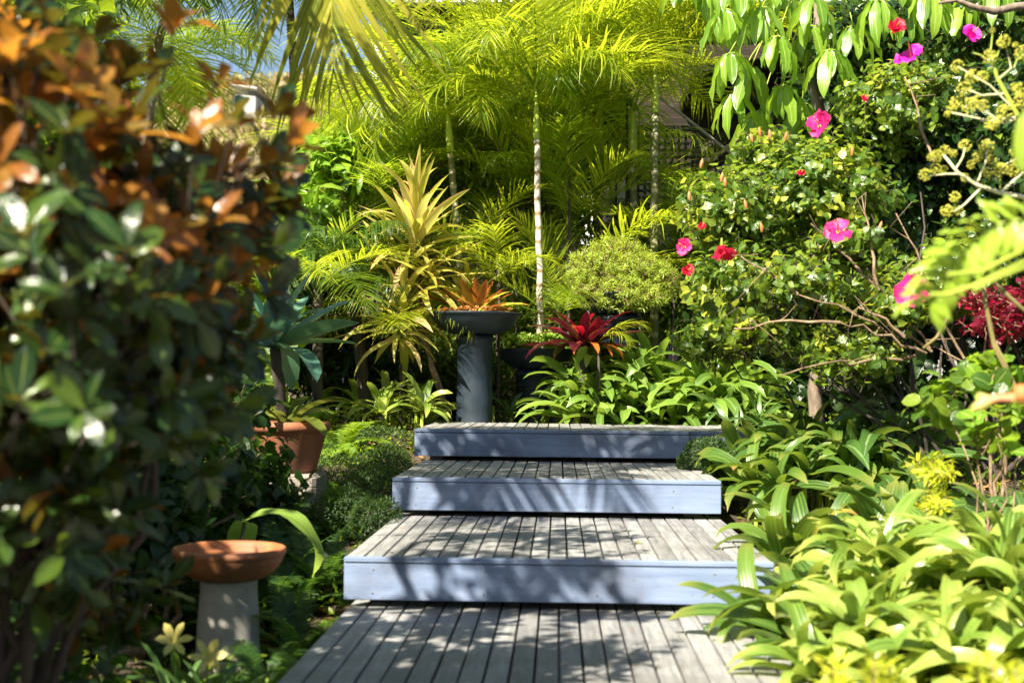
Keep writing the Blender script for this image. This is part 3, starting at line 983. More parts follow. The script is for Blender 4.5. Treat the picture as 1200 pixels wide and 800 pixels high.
# magnolia on the left, near the camera
mag_blobs = [blob(70, 190, 2.5, .24, .42, .24), blob(215, 215, 2.7, .22, .35, .20), blob(262, 245, 2.8, .09, .3, .16), blob(120, 420, 2.6, .26, .4, .26),
             blob(205, 430, 2.8, .15, .35, .20), blob(30, 620, 2.6, .22, .35, .18), blob(95, 600, 2.9, .15, .3, .15), blob(-150, 300, 2.5, .35, .5, .5), blob(60, 480, 2.5, .22, .35, .22), blob(130, 320, 2.5, .25, .4, .2), blob(225, 370, 2.9, .14, .35, .2), blob(90, 700, 3.1, .25, .3, .12),
             blob(-400, 250, 2.3, .4, .6, .6), blob(-200, 40, 2.8, .4, .5, .4), blob(40, 60, 3.0, .2, .3, .16)]
shrub('magnolia_shrub', 'large magnolia filling the near left, glossy leaves with rusty brown undersides', 'shrub', (at(30, 800, 2.7).x - .1, 2.7, -.2), mag_blobs, 860,
      L_mag, T_mag, .098, per=8, twig=.16, mode='whorl', up=.5, n_ind=300, r0=.016, shell=.25, spread=1.0, mat2=L_magy, frac2=.36, z2=1.02, ubias=(0, -.75, .7), barkmat=M_barkdark,
      shoots=[(at(a, b, Y_), d) for a, b, Y_, d in ((352, 165, 2.7, (1, 0, .4)), (330, 125, 2.75, (.6, 0, 1)), (318, 185, 2.6, (.9, -.2, .5)), (340, 215, 2.8, (1, 0, 0)), (330, 290, 2.7, (1, 0, .1)), (318, 345, 2.7, (1, 0, -.1)), (300, 400, 2.75, (1, -.2, -.2)),
          (205, 30, 2.7, (.2, 0, 1)), (185, 75, 2.6, (.1, -.2, 1)), (255, 95, 2.7, (.4, 0, 1)), (150, 70, 2.5, (0, -.2, 1)), (60, 20, 2.4, (.2, 0, 1)), (20, 60, 2.3, (0, -.3, 1)), (275, 140, 2.5, (.3, -.2, 1)), (110, 40, 2.6, (.2, 0, 1)),
          (230, 150, 2.35, (.2, -.4, 1)), (80, 150, 2.2, (0, -.5, 1)), (75, 330, 2.1, (.1, -.6, .8)), (30, 260, 2.1, (0, -.5, 1)), (150, 290, 2.15, (.2, -.6, .8)), (100, 480, 2.1, (.1, -1, .2)), (280, 480, 2.7, (.8, -.2, -.4)), (240, 560, 2.8, (.6, -.2, -.6)))])

# hibiscus hedge right
hib_blobs = [blob(860, 250, 7.0, .36, .5, .28), blob(880, 330, 6.9, .42, .5, .26), blob(960, 230, 7.2, .45, .5, .36), blob(1050, 130, 7.3, .4, .5, .3), blob(1010, 350, 7.0, .42, .5, .22),
             blob(840, 400, 7.4, .3, .3, .16), blob(950, 400, 6.9, .33, .3, .14), blob(1110, 330, 7.0, .35, .4, .25), blob(900, 180, 7.3, .25, .3, .15), blob(920, 330, 6.2, .22, .15, .12), blob(1000, 290, 6.3, .25, .15, .15), blob(1050, 360, 6.2, .22, .15, .10),
             blob(880, 385, 6.3, .25, .15, .08), blob(1000, 420, 6.3, .3, .2, .08)]
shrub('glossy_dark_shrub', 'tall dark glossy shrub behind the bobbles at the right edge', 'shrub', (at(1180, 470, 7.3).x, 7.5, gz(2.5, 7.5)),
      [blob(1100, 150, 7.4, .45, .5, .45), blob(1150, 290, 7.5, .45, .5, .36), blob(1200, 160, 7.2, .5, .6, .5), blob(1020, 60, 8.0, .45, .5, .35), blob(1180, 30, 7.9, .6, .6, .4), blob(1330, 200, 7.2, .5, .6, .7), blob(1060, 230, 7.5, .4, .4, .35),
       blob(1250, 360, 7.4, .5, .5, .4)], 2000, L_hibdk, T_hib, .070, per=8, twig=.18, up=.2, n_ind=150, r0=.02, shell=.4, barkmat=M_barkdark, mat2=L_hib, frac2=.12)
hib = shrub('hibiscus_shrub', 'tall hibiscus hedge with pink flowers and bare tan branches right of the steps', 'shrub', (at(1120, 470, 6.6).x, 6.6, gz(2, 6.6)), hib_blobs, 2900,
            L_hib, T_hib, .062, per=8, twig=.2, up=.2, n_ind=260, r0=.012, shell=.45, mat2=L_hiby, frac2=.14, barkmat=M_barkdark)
for a, c in (((1092, 412, 6.2), (935, 345, 6.1)), ((1090, 410, 6.2), (1010, 320, 6.2)), ((1085, 414, 6.2), (985, 378, 6.0)), ((1075, 415, 6.25), (915, 440, 5.95)),
             ((935, 345, 6.1), (868, 300, 6.1)), ((1010, 320, 6.2), (950, 262, 6.2)), ((985, 378, 6.0), (860, 385, 6.1)), ((1180, 455, 6.2), (1085, 405, 6.25)),
             ((1060, 395, 6.1), (1005, 360, 6.1)), ((1130, 420, 6.3), (1050, 250, 6.3)), ((1030, 340, 6.2), (1010, 230, 6.2)), ((1095, 190, 6.6), (1060, 90, 6.7))):
    mb = MB()
    pc_ = curve(at(*a), at(*c), .015, 8, .022)
    tube(mb, pc_, np.linspace(.0085, .003, 8) * rng.uniform(.85, 1.15, 8), 7)
    for q_ in (4, 6):
        tube(mb, [pc_[q_], pc_[q_] + rng.normal(0, .03, 3) + [0, 0, .05], pc_[q_] + rng.normal(0, .10, 3) + [0, -.03, .05]], [.0035, .0025, .0012], 5)
    mb.obj('branch', M_twig, hib)


# flowers
def hib_flower(px, py, Y, mat, size, face, name='flower', half=False):
    mb = MB()
    ts = [blade(7, .9, 'petal', q_, .22, wave=w_, twist=t_, teeth=.05) for q_, w_, t_ in ((.9, .10, .3), (.5, .14, -.2), (1.3, .12, .4), (-.4, .1, -.4))]
    fwd = unit(np.array(face, float))
    a_ = unit(np.cross(fwd, [0.1, .2, 1.0]))
    b_ = np.cross(fwd, a_)
    size = size * 1.2
    P, D, U, S = [], [], [], []
    for k in range(5):
        t_ = k / 5 * 2 * PI + .3
        ra = a_ * math.cos(t_) + b_ * math.sin(t_)
        D.append(unit(ra + fwd * (.75 if not half else 2.2) + rng.normal(0, .12, 3)))
        U.append(-fwd if False else fwd)
        P.append([0, 0, 0])
        S.append(size * random.uniform(.85, 1.1))
    scatter(mb, ts, np.array(P), np.array(D), np.array(U), np.array(S))
    p = at(px, py, Y)
    o = mb.mesh(name, mat)
    fo = link(name, o, hib, Matrix.Translation(p))
    st = MB()
    tube(st, [(0, 0, 0), fwd * size * .6, fwd * size * 1.15], [.0035, .003, .004], 6)
    k = fwd * size * 1.0
    so = bpy.data.objects.new('stamen', st.mesh('stamen', L_coral))
    COL.objects.link(so)
    so.parent = fo
    sp = MB()
    tube(sp, [-fwd * size * .35, fwd * size * .1], [.004, .010], 6)
    so = bpy.data.objects.new('calyx', sp.mesh('calyx', M_limestem))
    COL.objects.link(so)
    so.parent = fo


hib_flower(1068, 70, 6.35, L_magenta, .072, (-.3, -.5, .75))
hib_flower(961, 149, 6.15, L_pink, .072, (-.5, -.9, .35))
hib_flower(982, 273, 6.0, L_pink, .070, (-.2, -.8, .6))
hib_flower(1072, 342, 5.6, L_pink, .074, (-.6, -.7, .1))
hib_flower(846, 286, 6.3, L_redp, .075, (.0, -.3, -1), half=True)
hib_flower(803, 290, 6.3, L_pink, .045, (-.5, -.7, .2))
hib_flower(804, 318, 6.3, L_redp, .040, (.3, -.8, .2), half=True)
hib_flower(1047, 36, 6.3, L_redp, .060, (.1, -.7, .2), half=True)
hib_flower(1135, 45, 6.2, L_magenta, .060, (.2, -.7, .3), half=True)
hib_flower(822, 268, 6.3, L_redp, .03, (.2, -.8, .6), half=True)
hib_flower(938, 205, 6.3, L_redp, .025, (.2, -.8, .6), half=True)
hib_flower(1012, 118, 6.5, L_redp, .025, (.2, -.8, .6), half=True)
hib_flower(800, 407, 7.9, L_redp, .03, (-.2, -.8, .6), half=True)
for px, py in ((882, 162), (891, 155), (903, 158), (845, 208), (850, 214), (821, 192), (808, 230), (893, 267), (998, 178), (875, 240), (1030, 265), (920, 160)):
    mb = MB()
    d = Vector((random.uniform(-.3, .3), -.1, 1)).normalized()
    tube(mb, [Vector((0, 0, 0)), d * .012, d * .032, d * .048], [.003, .0085, .008, .001], 7)
    link('bud', mb.mesh('bud', L_coral), hib, Matrix.Translation(at(px, py + 5, 6.25)))

# umbrella tree, drooping leaflets
ub = at(960, 470, 8.6)
umb = thing('umbrella_tree', 'umbrella tree with whorls of long drooping glossy leaflets at the top', 'tree', (ub.x, 8.6, gz(ub.x, 8.6)))
mb = MB()
tube(mb, curve((ub.x, 8.6, .45), at(960, -20, 8.2), 0, 10, .01), np.linspace(.05, .03, 10), 10)
mb.obj('trunk', M_bark, umb)
T_umb = [blade(7, w_, 'oval', b_, .22, wave=.09, twist=t_) for w_, b_, t_ in ((.27, .5, .2), (.24, .9, -.2), (.30, .3, .1))]
P, D, U, S = [], [], [], []
mb = MB()
wh = [(855, 62, 7.5), (912, 42, 7.4), (972, 58, 7.3), (918, 100, 7.6), (893, 8, 7.5), (955, -5, 7.3), (1030, 0, 7.3), (1090, -15, 7.3), (850, 10, 7.7), (940, 120, 7.9), (880, 80, 7.9),
      (1000, 30, 7.6), (1060, 10, 7.7), (1130, 0, 7.6), (1000, 80, 8.0), (900, -40, 7.6), (980, -50, 7.5), (1170, -20, 7.4), (1180, 30, 7.9), (950, 30, 7.9), (835, -20, 8.0), (1240, 0, 7.6), (1020, -60, 7.6),
      (860, 110, 7.9), (1110, 40, 8.0), (918, -15, 7.8), (1045, -40, 7.6), (865, -30, 7.4), (800, -35, 7.9), (890, 130, 8.1)]
for px, py, Y_ in wh:
    c = np.array(at(px, py, Y_))
    tube(mb, curve(np.array(at(960, 0, 8.2)) * .5 + c * .5 + np.array([0, 0, .1]), c, .08, 6), [.006, .005, .005, .004, .004, .003], 5)
    ax = unit(np.array([rng.normal(0, .2), -.35 + rng.normal(0, .15), 1]))
    a_ = unit(np.cross(ax, [1, 0, 0]))
    b_ = np.cross(ax, a_)
    for k in range(8):
        t_ = k / 8 * 2 * PI + rng.random() * .3
        ra = a_ * math.cos(t_) + b_ * math.sin(t_)
        dd = unit(ra * .62 + np.array([0, 0, -.95]) + rng.normal(0, .06, 3))
        P.append(c + ra * .035)
        D.append(dd)
        U.append(unit(ra + np.array([0, 0, .7])))
        S.append(.27 * rng.uniform(.7, 1.2))
        tube(mb, [c, c + ra * .035 + dd * .01], [.0025, .002], 4, cap=False)
mb.obj('leaf_stalks', M_limestem, umb, kind='stuff')
leaves(umb, 'leaflet', L_umb, T_umb, P, D, U, S, 300)

# bare grey branch at the very top right
r = thing('bare_branch_tree', 'crooked pale grey branch crossing the top right corner', 'branch', at(1230, 12, 6.9))
mb = MB()
pts = [at(1235, 5, 6.9), at(1190, 8, 6.9), at(1165, 14, 6.85), at(1140, 8, 6.8), at(1120, 0, 6.8), at(1100, 4, 6.8)]
tube(mb, pts, [.024, .022, .020, .016, .013, .008], 8)
tube(mb, [at(1235, 5, 6.9), at(1420, 60, 7.2), at(1500, 470, 7.4)], [.03, .045, .06], 8)
mb.obj('branch', M_bark, r)

# ------------------------------------------------------------------ pedestal bowls
def rosette(r, name, mat, temps, p, n, L, el, spread=0.0, lj=.15, az0=0, azr=360, ang_pow=1.0, base_drop=0.0, n_ind=300, gold=True, rest='foliage', parent=None):
    P, D, U, S = [], [], [], []
    for i in range(n):
        q = (i + .5) / n
        az = math.radians(az0) + (i * 2.39996 if azr == 360 else math.radians(random.uniform(-azr / 2, azr / 2)))
        e = math.radians(el[0] + (el[1] - el[0]) * q ** ang_pow + random.uniform(-5, 5))
        h = np.array([math.sin(az), math.cos(az), 0])
        d = h * math.cos(e) + np.array([0, 0, math.sin(e)])
        P.append(np.array(p) + h * spread * random.random() + np.array([0, 0, -base_drop * (1 - q)]))
        D.append(d)
        U.append(unit(unit(-h * math.sin(e) + np.array([0, 0, math.cos(e)]) + 1e-4) + rng.normal(0, .22, 3)))
        S.append(L * random.uniform(1 - lj, 1 + lj) * (1 - .25 * q))
    leaves(r, name, mat, temps, P, D, U, S, n_ind, rest, margin=200, parent=parent)


def pedestal(px, Y, rim_py, R, colr, label, group, base_z=None, rimh=.15):
    c = at(px, 470, Y)
    bz = gz(c.x, Y) if base_z is None else base_z
    rim = at(px, rim_py, Y).z
    r = thing('pedestal_bowl', label, 'planter', (c.x, Y, bz), group)
    H = rim - bz
    mb = MB()
    lathe(mb, [(0, 0), (colr * 1.02, 0), (colr, .02), (colr * .98, H * .4), (colr * .98, H - rimh - .055), (colr * 1.05, H - rimh - .05), (colr * 1.07, H - rimh - .03), (colr * 1.0, H - rimh - .01), (colr * .9, H - rimh), (0, H - rimh)], n=48)
    o = mb.obj('column', M_black, r)
    o.matrix_basis = Matrix.Identity(4)
    mb = MB()
    a = H - rimh
    lathe(mb, [(0, a + .001), (R * .52, a + .002), (R * .62, a + .012), (R * .80, a + .05), (R * .93, a + .10), (R * .985, H - .018), (R, H - .016), (R * 1.015, H - .004), (R, H), (R * .955, H - .003), (R * .94, H - .02), (R * .88, a + .10)], n=56)
    o = mb.obj('bowl', M_black, r)
    o.matrix_basis = Matrix.Identity(4)
    mb = MB()
    lathe(mb, [(R * .925, H - .035), (R * .5, H - .025), (0, H - .02)], n=32)
    o = mb.obj('soil', M_soil, r)
    o.matrix_basis = Matrix.Identity(4)
    return r, Vector((c.x, Y, rim))


PG = 'dark pedestal planters on the terrace'
_, c1 = pedestal(556, 9.05, 367, .325, .128, 'black pedestal bowl nearest the steps, orange succulents and a bromeliad in it', PG)
_, c2 = pedestal(628, 9.6, 409, .30, .15, 'half-hidden dark pedestal bowl with green succulents, in deep shade', PG)
_, c3 = pedestal(722, 9.5, 345, .30, .17, 'tall dark pedestal planter behind the crimson bromeliad, fine mounded plant in it', PG)

T_brom = [blade(6, .20, 'agave', b_, .35) for b_ in (.5, .9, .25)]
T_bromw = [blade(6, .24, 'agave', b_, .28) for b_ in (.4, 1.3, .8)]
p = c1 + Vector((.0, .06, -.03))
r = thing('rusty_bromeliad', 'bromeliad with rusty orange-tipped upright leaves in the black bowl', 'plant', p)
rosette(r, 'leaf', L_brom, T_brom, p, 18, .40, (20, 78), .02)
r = thing('banded_bromeliad', 'single yellow bromeliad leaf banded with red reaching over the bowl rim', 'plant', c1 + Vector((.02, -.02, -.02)))
leaves(r, 'leaf', L_bromy, T_brom, [list(c1 + Vector((.02, -.06, -.0)))] * 3, [unit([1, -.15, .38]), unit([.7, .5, .8]), unit([-.8, -.2, .7])], [[-.3, -.2, 1]] * 3, [.38, .33, .3], 3)
T_ros = [blade(2, .5, 'petal', -.5, .2)]
rosm = []
for mat in (L_sed, L_sedg):
    mb = MB()
    P, D, U, S = [], [], [], []
    for i in range(18):
        a = i * 2.4
        e = math.radians(10 + 60 * i / 18)
        P.append([0, 0, .003 * i * .3]); D.append([math.cos(a) * math.cos(e), math.sin(a) * math.cos(e), math.sin(e)]); U.append([0, 0, 1.01]); S.append(1 - .4 * i / 18)
    scatter(mb, T_ros, *[np.array(q, float) for q in (P, D, U, S)])
    rosm.append(mb.mesh('rosette', mat))
r = thing('coppery_succulents', 'low coppery orange succulents crowding the rim of the black bowl', 'plant', c1)
for i in range(60):
    a = rng.uniform(0, 2 * PI)
    q = math.sqrt(rng.random()) * .29
    M = Matrix.Translation(c1 + Vector((q * math.cos(a), q * math.sin(a), -.012 + rng.uniform(0, .035)))) @ Matrix.Rotation(rng.uniform(-.5, .5), 4, 'X') @ Matrix.Scale(rng.uniform(.028, .05), 4)
    link('rosette', rosm[0], r, M)
r = thing('green_succulents', 'light green rosette succulents spilling over the shaded pedestal bowl', 'plant', c2)
for i in range(46):
    a = rng.uniform(0, 2 * PI)
    q = math.sqrt(rng.random()) * .29
    M = Matrix.Translation(c2 + Vector((.05 + q * math.cos(a), q * math.sin(a) - .03, .0 + rng.uniform(0, .09)))) @ Matrix.Rotation(rng.uniform(-.2, .9), 4, 'X') @ Matrix.Scale(rng.uniform(.05, .085), 4)
    link('rosette', rosm[1], r, M)
p = c2 + Vector((-.06, .02, -.02))
r = thing('broad_leaf_plant', 'small plant with two pointed dark green leaves beside the green succulents', 'plant', p)
rosette(r, 'leaf', L_strapb, T_brom, p, 8, .26, (25, 70), .01)

# crimson bromeliad
p = at(683, 408, 9.0)
r = thing('crimson_bromeliad', 'dark maroon bromeliad with bright red heart between pedestals and strap leaves', 'plant', (p.x, p.y, gz(p.x, p.y)))
mb = MB(); tube(mb, [(p.x + .02, p.y + .05, gz(p.x, p.y) - .02), p], [.03, .025], 8); mb.obj('stem', M_barkdark, r)
rosette(r, 'leaf', L_bromd, T_bromw, p, 24, .50, (5, 72), .03)
rosette(r, 'inner_leaf', L_bromr, T_bromw, p + Vector((0, -.05, .05)), 10, .32, (25, 85), .02)
leaves(r, 'lower_leaf', L_bromo, [T_bromw[1]], [list(p + Vector((dx, -.05, .03))) for dx in (-.03, .03, .08, .12)], [unit([-.15, -1, .25]), unit([.35, -1, .25]), unit([.7, -.8, .1]), unit([.8, -.5, .0])], [[0, 0, 1.]] * 4, [.27, .25, .22, .24], 4)

# fine mounded plant on third planter
fine_blobs = [(c3 + Vector((-.14, -.1, .16)), (.27, .22, .20)), (c3 + Vector((.12, -.12, .14)), (.26, .22, .18)), (c3 + Vector((.0, -.02, .28)), (.26, .22, .17)), (c3 + Vector((.27, -.1, .10)), (.2, .2, .2)),
              (c3 + Vector((-.05, -.24, .0)), (.34, .16, .15)), (c3 + Vector((.15, -.24, -.02)), (.25, .14, .12))]
shrub('mounded_fine_shrub', 'bright mound of fine yellow-green stems above the crimson bromeliad', 'plant', c3 + Vector((0, 0, -.02)), fine_blobs, 1150, L_rhip, T_fine, .042, per=12, twig=.05,
      up=.5, n_ind=0, r0=.008, shell=.6)

# ------------------------------------------------------------------ strap-leaf clumps
T_strap = [blade(8, w_ * 1.55, 'strap', b_, f_, twist=t_, pw=1.8) for w_, b_, f_, t_ in ((.115, 1.3, .35, .15), (.10, 1.8, .4, -.2), (.125, 1.0, .3, .1), (.11, 2.2, .3, .3), (.12, 1.5, .45, -.4))]
T_strapn = [blade(7, w_ * 1.35, 'strap', b_, f_, twist=t_, pw=1.7) for w_, b_, f_, t_ in ((.085, 1.2, .35, .15), (.075, 1.8, .4, -.2), (.09, .8, .3, .1))]
T_strapw = [blade(9, w_ * 1.15, 'strap', b_, f_, twist=t_, pw=2.0, wave=.025) for w_, b_, f_, t_ in ((.17, 1.4, .35, .15), (.15, 2.0, .4, -.3), (.18, 1.1, .3, .1), (.16, 2.5, .3, .4), (.17, 1.7, .45, -.5))]
SG = 'strap-leaved clumps along the steps'


def clump(label, px, Y, n, L, mat, el=(15, 82), spread=.14, temps=T_strap, dz=0.0, group=SG, n_ind=130, yel=0, crowns=None, high=.22):
    """strap-leaved plant: many small crowns at different heights in one clump"""
    p = at(px, 480, Y)
    z = float(gz(p.x, Y))
    r = thing('strap_leaf_plant', label, 'plant', (p.x, Y, z), group)
    nc = crowns or max(4, n // 9)
    P, D, U, S = [], [], [], []
    st = MB()
    for c in range(nc):
        q = math.sqrt((c + .5) / nc) * spread * 2.1
        a = c * 2.39996 + random.random()
        h = (1 - (q / (spread * 2.3)) ** 2) * high * random.uniform(.4, 1.25) + dz
        c0 = np.array([p.x + q * math.cos(a), Y + q * math.sin(a), z + h])
        tube(st, [c0 - [0, 0, h + .03], c0 - [0, 0, .01]], [.016, .012], 5)
        lean = np.array([math.cos(a), math.sin(a), 0]) * q / (spread * 2.1) * .5
        m = random.randint(8, 12)
        for i in range(m):
            t = (i + .5) / m
            e = math.radians(el[0] + (el[1] - el[0]) * t + random.uniform(-8, 8))
            az = i * 2.39996 + c
            hv = np.array([math.sin(az), math.cos(az), 0])
            d = unit(hv * math.cos(e) + np.array([0, 0, math.sin(e)]) + lean)
            P.append(c0)
            D.append(d)
            U.append(unit(-hv * math.sin(e) + np.array([0, 0, math.cos(e)]) + rng.normal(0, .28, 3)))
            S.append(L * .72 * random.uniform(.65, 1.2) * (1 - .25 * t))
    st.obj('stalks', M_limestem, r, kind='stuff')
    k = np.arange(len(P))
    rng.shuffle(k)
    P, D, U, S = [np.array(q_)[k] for q_ in (P, D, U, S)]
    if yel:
        leaves(r, 'yellowed_leaf', L_straw, temps, P[:yel], D[:yel], U[:yel], S[:yel], yel)
        P, D, U, S = P[yel:], D[yel:], U[yel:], S[yel:]
    leaves(r, 'leaf', mat, temps, P, D, U, S, n_ind)
    return r


clump('strap-leaved clump just right of the shaded pedestals at the back of the top step', 690, 9.1, 150, .66, L_strap3, (8, 84), .10, T_strap, high=.36)
clump('strap-leaved clump in the middle of the row behind the top step', 762, 9.15, 150, .72, L_strap3, (8, 84), .12, T_strap, high=.36)
clump('strap-leaved clump at the right end of the row behind the top step', 838, 9.1, 150, .75, L_strap3, (8, 84), .14, T_strap, high=.36)
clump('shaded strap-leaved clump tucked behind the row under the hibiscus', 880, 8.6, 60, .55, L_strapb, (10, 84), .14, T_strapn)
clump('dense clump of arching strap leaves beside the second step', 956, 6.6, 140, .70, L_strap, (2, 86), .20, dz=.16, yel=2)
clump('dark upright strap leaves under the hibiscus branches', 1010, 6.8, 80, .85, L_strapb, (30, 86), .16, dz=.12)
clump('strap leaves leaning over the end of the long step', 1015, 5.4, 140, .72, L_strap, (2, 82), .22, dz=.10, yel=2)
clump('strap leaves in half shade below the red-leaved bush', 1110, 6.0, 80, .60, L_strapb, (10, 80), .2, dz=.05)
clump('clump drooping over the corner of the lowest deck', 1015, 4.35, 130, .64, L_strap, (-5, 75), .20, dz=.12)
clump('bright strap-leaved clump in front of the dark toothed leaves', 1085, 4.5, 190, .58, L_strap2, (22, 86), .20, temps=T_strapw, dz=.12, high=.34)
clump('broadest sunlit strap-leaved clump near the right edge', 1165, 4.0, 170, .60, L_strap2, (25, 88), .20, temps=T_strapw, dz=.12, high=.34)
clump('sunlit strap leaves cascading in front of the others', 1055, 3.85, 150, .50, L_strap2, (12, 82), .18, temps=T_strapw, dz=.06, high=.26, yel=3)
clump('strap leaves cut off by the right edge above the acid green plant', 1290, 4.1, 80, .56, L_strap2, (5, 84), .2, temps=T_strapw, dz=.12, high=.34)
clump('strap leaves cut off by the right edge under the hibiscus', 1230, 4.8, 80, .55, L_strap, (5, 84), .2, dz=.1)

# acid green plants bottom right
def acid(label, px, py, Y, rx, rz, tips, grp='acid green leafy plants in the bottom right corner'):
    c = at(px, py, Y)
    return shrub('acid_green_plant', label, 'plant', (c.x, Y, -.2), [(c, (rx, .16, rz)), (c + Vector((0, 0, -.12)), (rx * 1.1, .2, rz))], tips, L_euph, T_lance2, .055, per=14, twig=.07, mode='spray',
                 up=1.0, n_ind=160, r0=.008, shell=.5, group=grp)


T_lance2 = [blade(3, .26, 'lance', b_, .3) for b_ in (.2, .7, -.3)]
acid('blurred acid green leafy plant beside the lowest deck boards', 985, 815, 2.75, .17, .11, 60)
acid('blurred acid green leafy plant in the very corner', 1170, 830, 2.5, .13, .10, 50)
acid('small acid green plant between the strap leaves', 1092, 545, 4.8, .07, .05, 22)

# ------------------------------------------------------------------ cordyline
T_cord = [blade(7, w_ * 1.0, 'cord', b_, .35, twist=t_) for w_, b_, t_ in ((.13, .5, .2), (.14, .9, -.2), (.12, .25, .1), (.13, 1.4, .3))]
p0 = at(528, 496, 9.15); p0.z = gz(p0.x, 8.75)
cor = thing('cordyline', 'cordyline with yellow and orange-pink striped leaves on leaning thin stems', 'shrub', p0)
heads = [(488, 235, 9.1, 34, .50, (30, 88), .30), (484, 275, 9.1, 40, .56, (-5, 55), .25), (474, 352, 9.0, 40, .46, (-15, 80), .22), (455, 300, 9.2, 22, .46, (-10, 60), .15),
         (545, 345, 9.4, 24, .38, (10, 80), .12), (503, 310, 9.1, 26, .46, (-20, 45), .2), (470, 382, 8.9, 16, .44, (-25, 30), .1)]
kn = at(497, 400, 9.15)
mb = MB(); tube(mb, [p0, at(517, 455, 9.20), kn, at(486, 360, 9.10)], [.018, .016, .013, .010], 8); mb.obj('stem', M_twig, cor)
mb = MB(); tube(mb, [p0 + Vector((.03, 0, 0)), at(505, 430, 9.20), at(494, 340, 9.20), at(486, 262, 9.10)], [.017, .015, .013, .010], 8); mb.obj('stem', M_twig, cor)
mb = MB(); tube(mb, [kn, at(480, 380, 9.00), at(478, 355, 9.02)], [.011, .010, .008], 8); mb.obj('stem', M_twig, cor)
mb = MB(); tube(mb, [at(494, 340, 9.20), at(470, 320, 9.20), at(462, 300, 9.20)], [.011, .010, .008], 8); mb.obj('stem', M_twig, cor)
for px, py, Y_, n_, L_, el, bd_ in heads:
    rosette(cor, 'leaf', L_cord, T_cord, at(px, py, Y_), n_, L_, el, .01, base_drop=bd_, ang_pow=.8, lj=.3)

# broad-leaved things low behind left of the steps
clump('lily-like plant with broad sunlit leaves at the foot of the cordyline', 478, 8.9, 34, .55, L_strap2, (10, 80), .12, dz=.02, n_ind=40)
clump('sunlit lily-like plant between the dark palm and the top step', 440, 9.3, 34, .5, L_strap2, (10, 80), .12, dz=.0, n_ind=40)
clump('narrow-leaved clump in shade at the foot of the black column', 592, 9.45, 40, .42, L_strapb, (20, 84), .08, T_strapn, n_ind=40)

# ------------------------------------------------------------------ thicket masses behind
th1 = shrub('bamboo_like_shrub', 'dense shrub of narrow willowy leaves filling the gap between palms', 'shrub', (at(560, 470, 10.6).x, 10.6, .5),
            [blob(540, 200, 10.6, .6, .35, .6), blob(600, 260, 10.7, .5, .3, .7), blob(560, 380, 10.6, .6, .3, .5), blob(660, 200, 11.0, .45, .3, .7), blob(650, 380, 10.6, .55, .3, .5), blob(480, 250, 10.8, .5, .3, .6), blob(600, 110, 11.2, .9, .3, .6)],
            1700, L_fill, T_lance, .15, per=9, twig=.25, up=.5, n_ind=0, r0=.03, shell=.4)
shrub('feathery_shrub', 'feathery green shrub behind the lattice and palm trunks', 'shrub', (at(740, 470, 11.0).x, 11.0, .5),
      [blob(720, 330, 10.9, .5, .3, .6), blob(790, 350, 10.8, .5, .3, .4), blob(820, 300, 10.6, .35, .3, .35), blob(690, 150, 11.6, .5, .3, .6)], 1300, L_fill, T_lance, .15, per=9, twig=.25, up=.4, n_ind=0, r0=.03, shell=.4)
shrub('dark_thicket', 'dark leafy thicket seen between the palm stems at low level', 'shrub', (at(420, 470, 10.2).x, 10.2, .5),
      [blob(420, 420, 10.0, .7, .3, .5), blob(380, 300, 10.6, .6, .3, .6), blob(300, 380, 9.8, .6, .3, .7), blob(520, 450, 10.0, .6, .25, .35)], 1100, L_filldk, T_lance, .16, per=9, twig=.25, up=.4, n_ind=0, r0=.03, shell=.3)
shrub('broad_leaved_shrub', 'sunny broad-leaved shrub under the overhanging palm', 'shrub', (at(390, 470, 10.0).x, 10.0, .5),
      [blob(395, 190, 9.8, .33, .25, .22), blob(350, 240, 9.6, .3, .25, .25), blob(430, 210, 10.1, .25, .2, .2)], 140, L_umb, [blade(5, .25, 'lance', .9, .3, wave=.08), blade(5, .3, 'lance', .5, .3, wave=.1)], .2, per=8, twig=.15, up=.3, n_ind=160, r0=.03)
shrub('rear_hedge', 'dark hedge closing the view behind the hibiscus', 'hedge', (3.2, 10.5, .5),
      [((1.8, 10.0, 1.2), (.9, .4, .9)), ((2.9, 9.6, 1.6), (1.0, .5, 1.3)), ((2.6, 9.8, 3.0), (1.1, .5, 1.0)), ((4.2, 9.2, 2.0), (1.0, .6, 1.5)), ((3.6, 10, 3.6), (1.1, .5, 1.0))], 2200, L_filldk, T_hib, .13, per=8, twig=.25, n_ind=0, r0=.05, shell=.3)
shrub('left_hedge', 'dark hedge behind the magnolia at the left edge', 'hedge', (-4, 8.5, .4),
      [((-2.9, 7.6, 1.0), (.9, .4, 1.0)), ((-3.8, 7.4, 2.0), (.9, .5, 1.1)), ((-2.4, 8.2, 1.0), (.8, .4, .9)), ((-3.4, 7.6, 2.9), (.8, .5, .5))], 1800, L_fill, T_hib, .12, per=8, twig=.25, n_ind=0, r0=.05, shell=.3)
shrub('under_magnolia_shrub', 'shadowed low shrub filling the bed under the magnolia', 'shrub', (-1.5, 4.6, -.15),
      [((-1.85, 3.9, .0), (.35, .4, .2)), ((-1.5, 3.5, .0), (.4, .4, .2)), ((-1.6, 5.0, .2), (.3, .3, .3)), (at(300, 470, 5.9), (.12, .2, .12)), (at(285, 540, 5.7), (.14, .2, .12)), ((-1.9, 4.8, .15), (.5, .5, .35)), ((-1.7, 5.4, .35), (.5, .5, .4)), ((-2.3, 5.6, .7), (.6, .5, .7)), ((-1.45, 6.0, .35), (.3, .3, .3))], 900, L_filldk, T_hib, .085, per=8, twig=.16, n_ind=120, r0=.015, shell=.3)

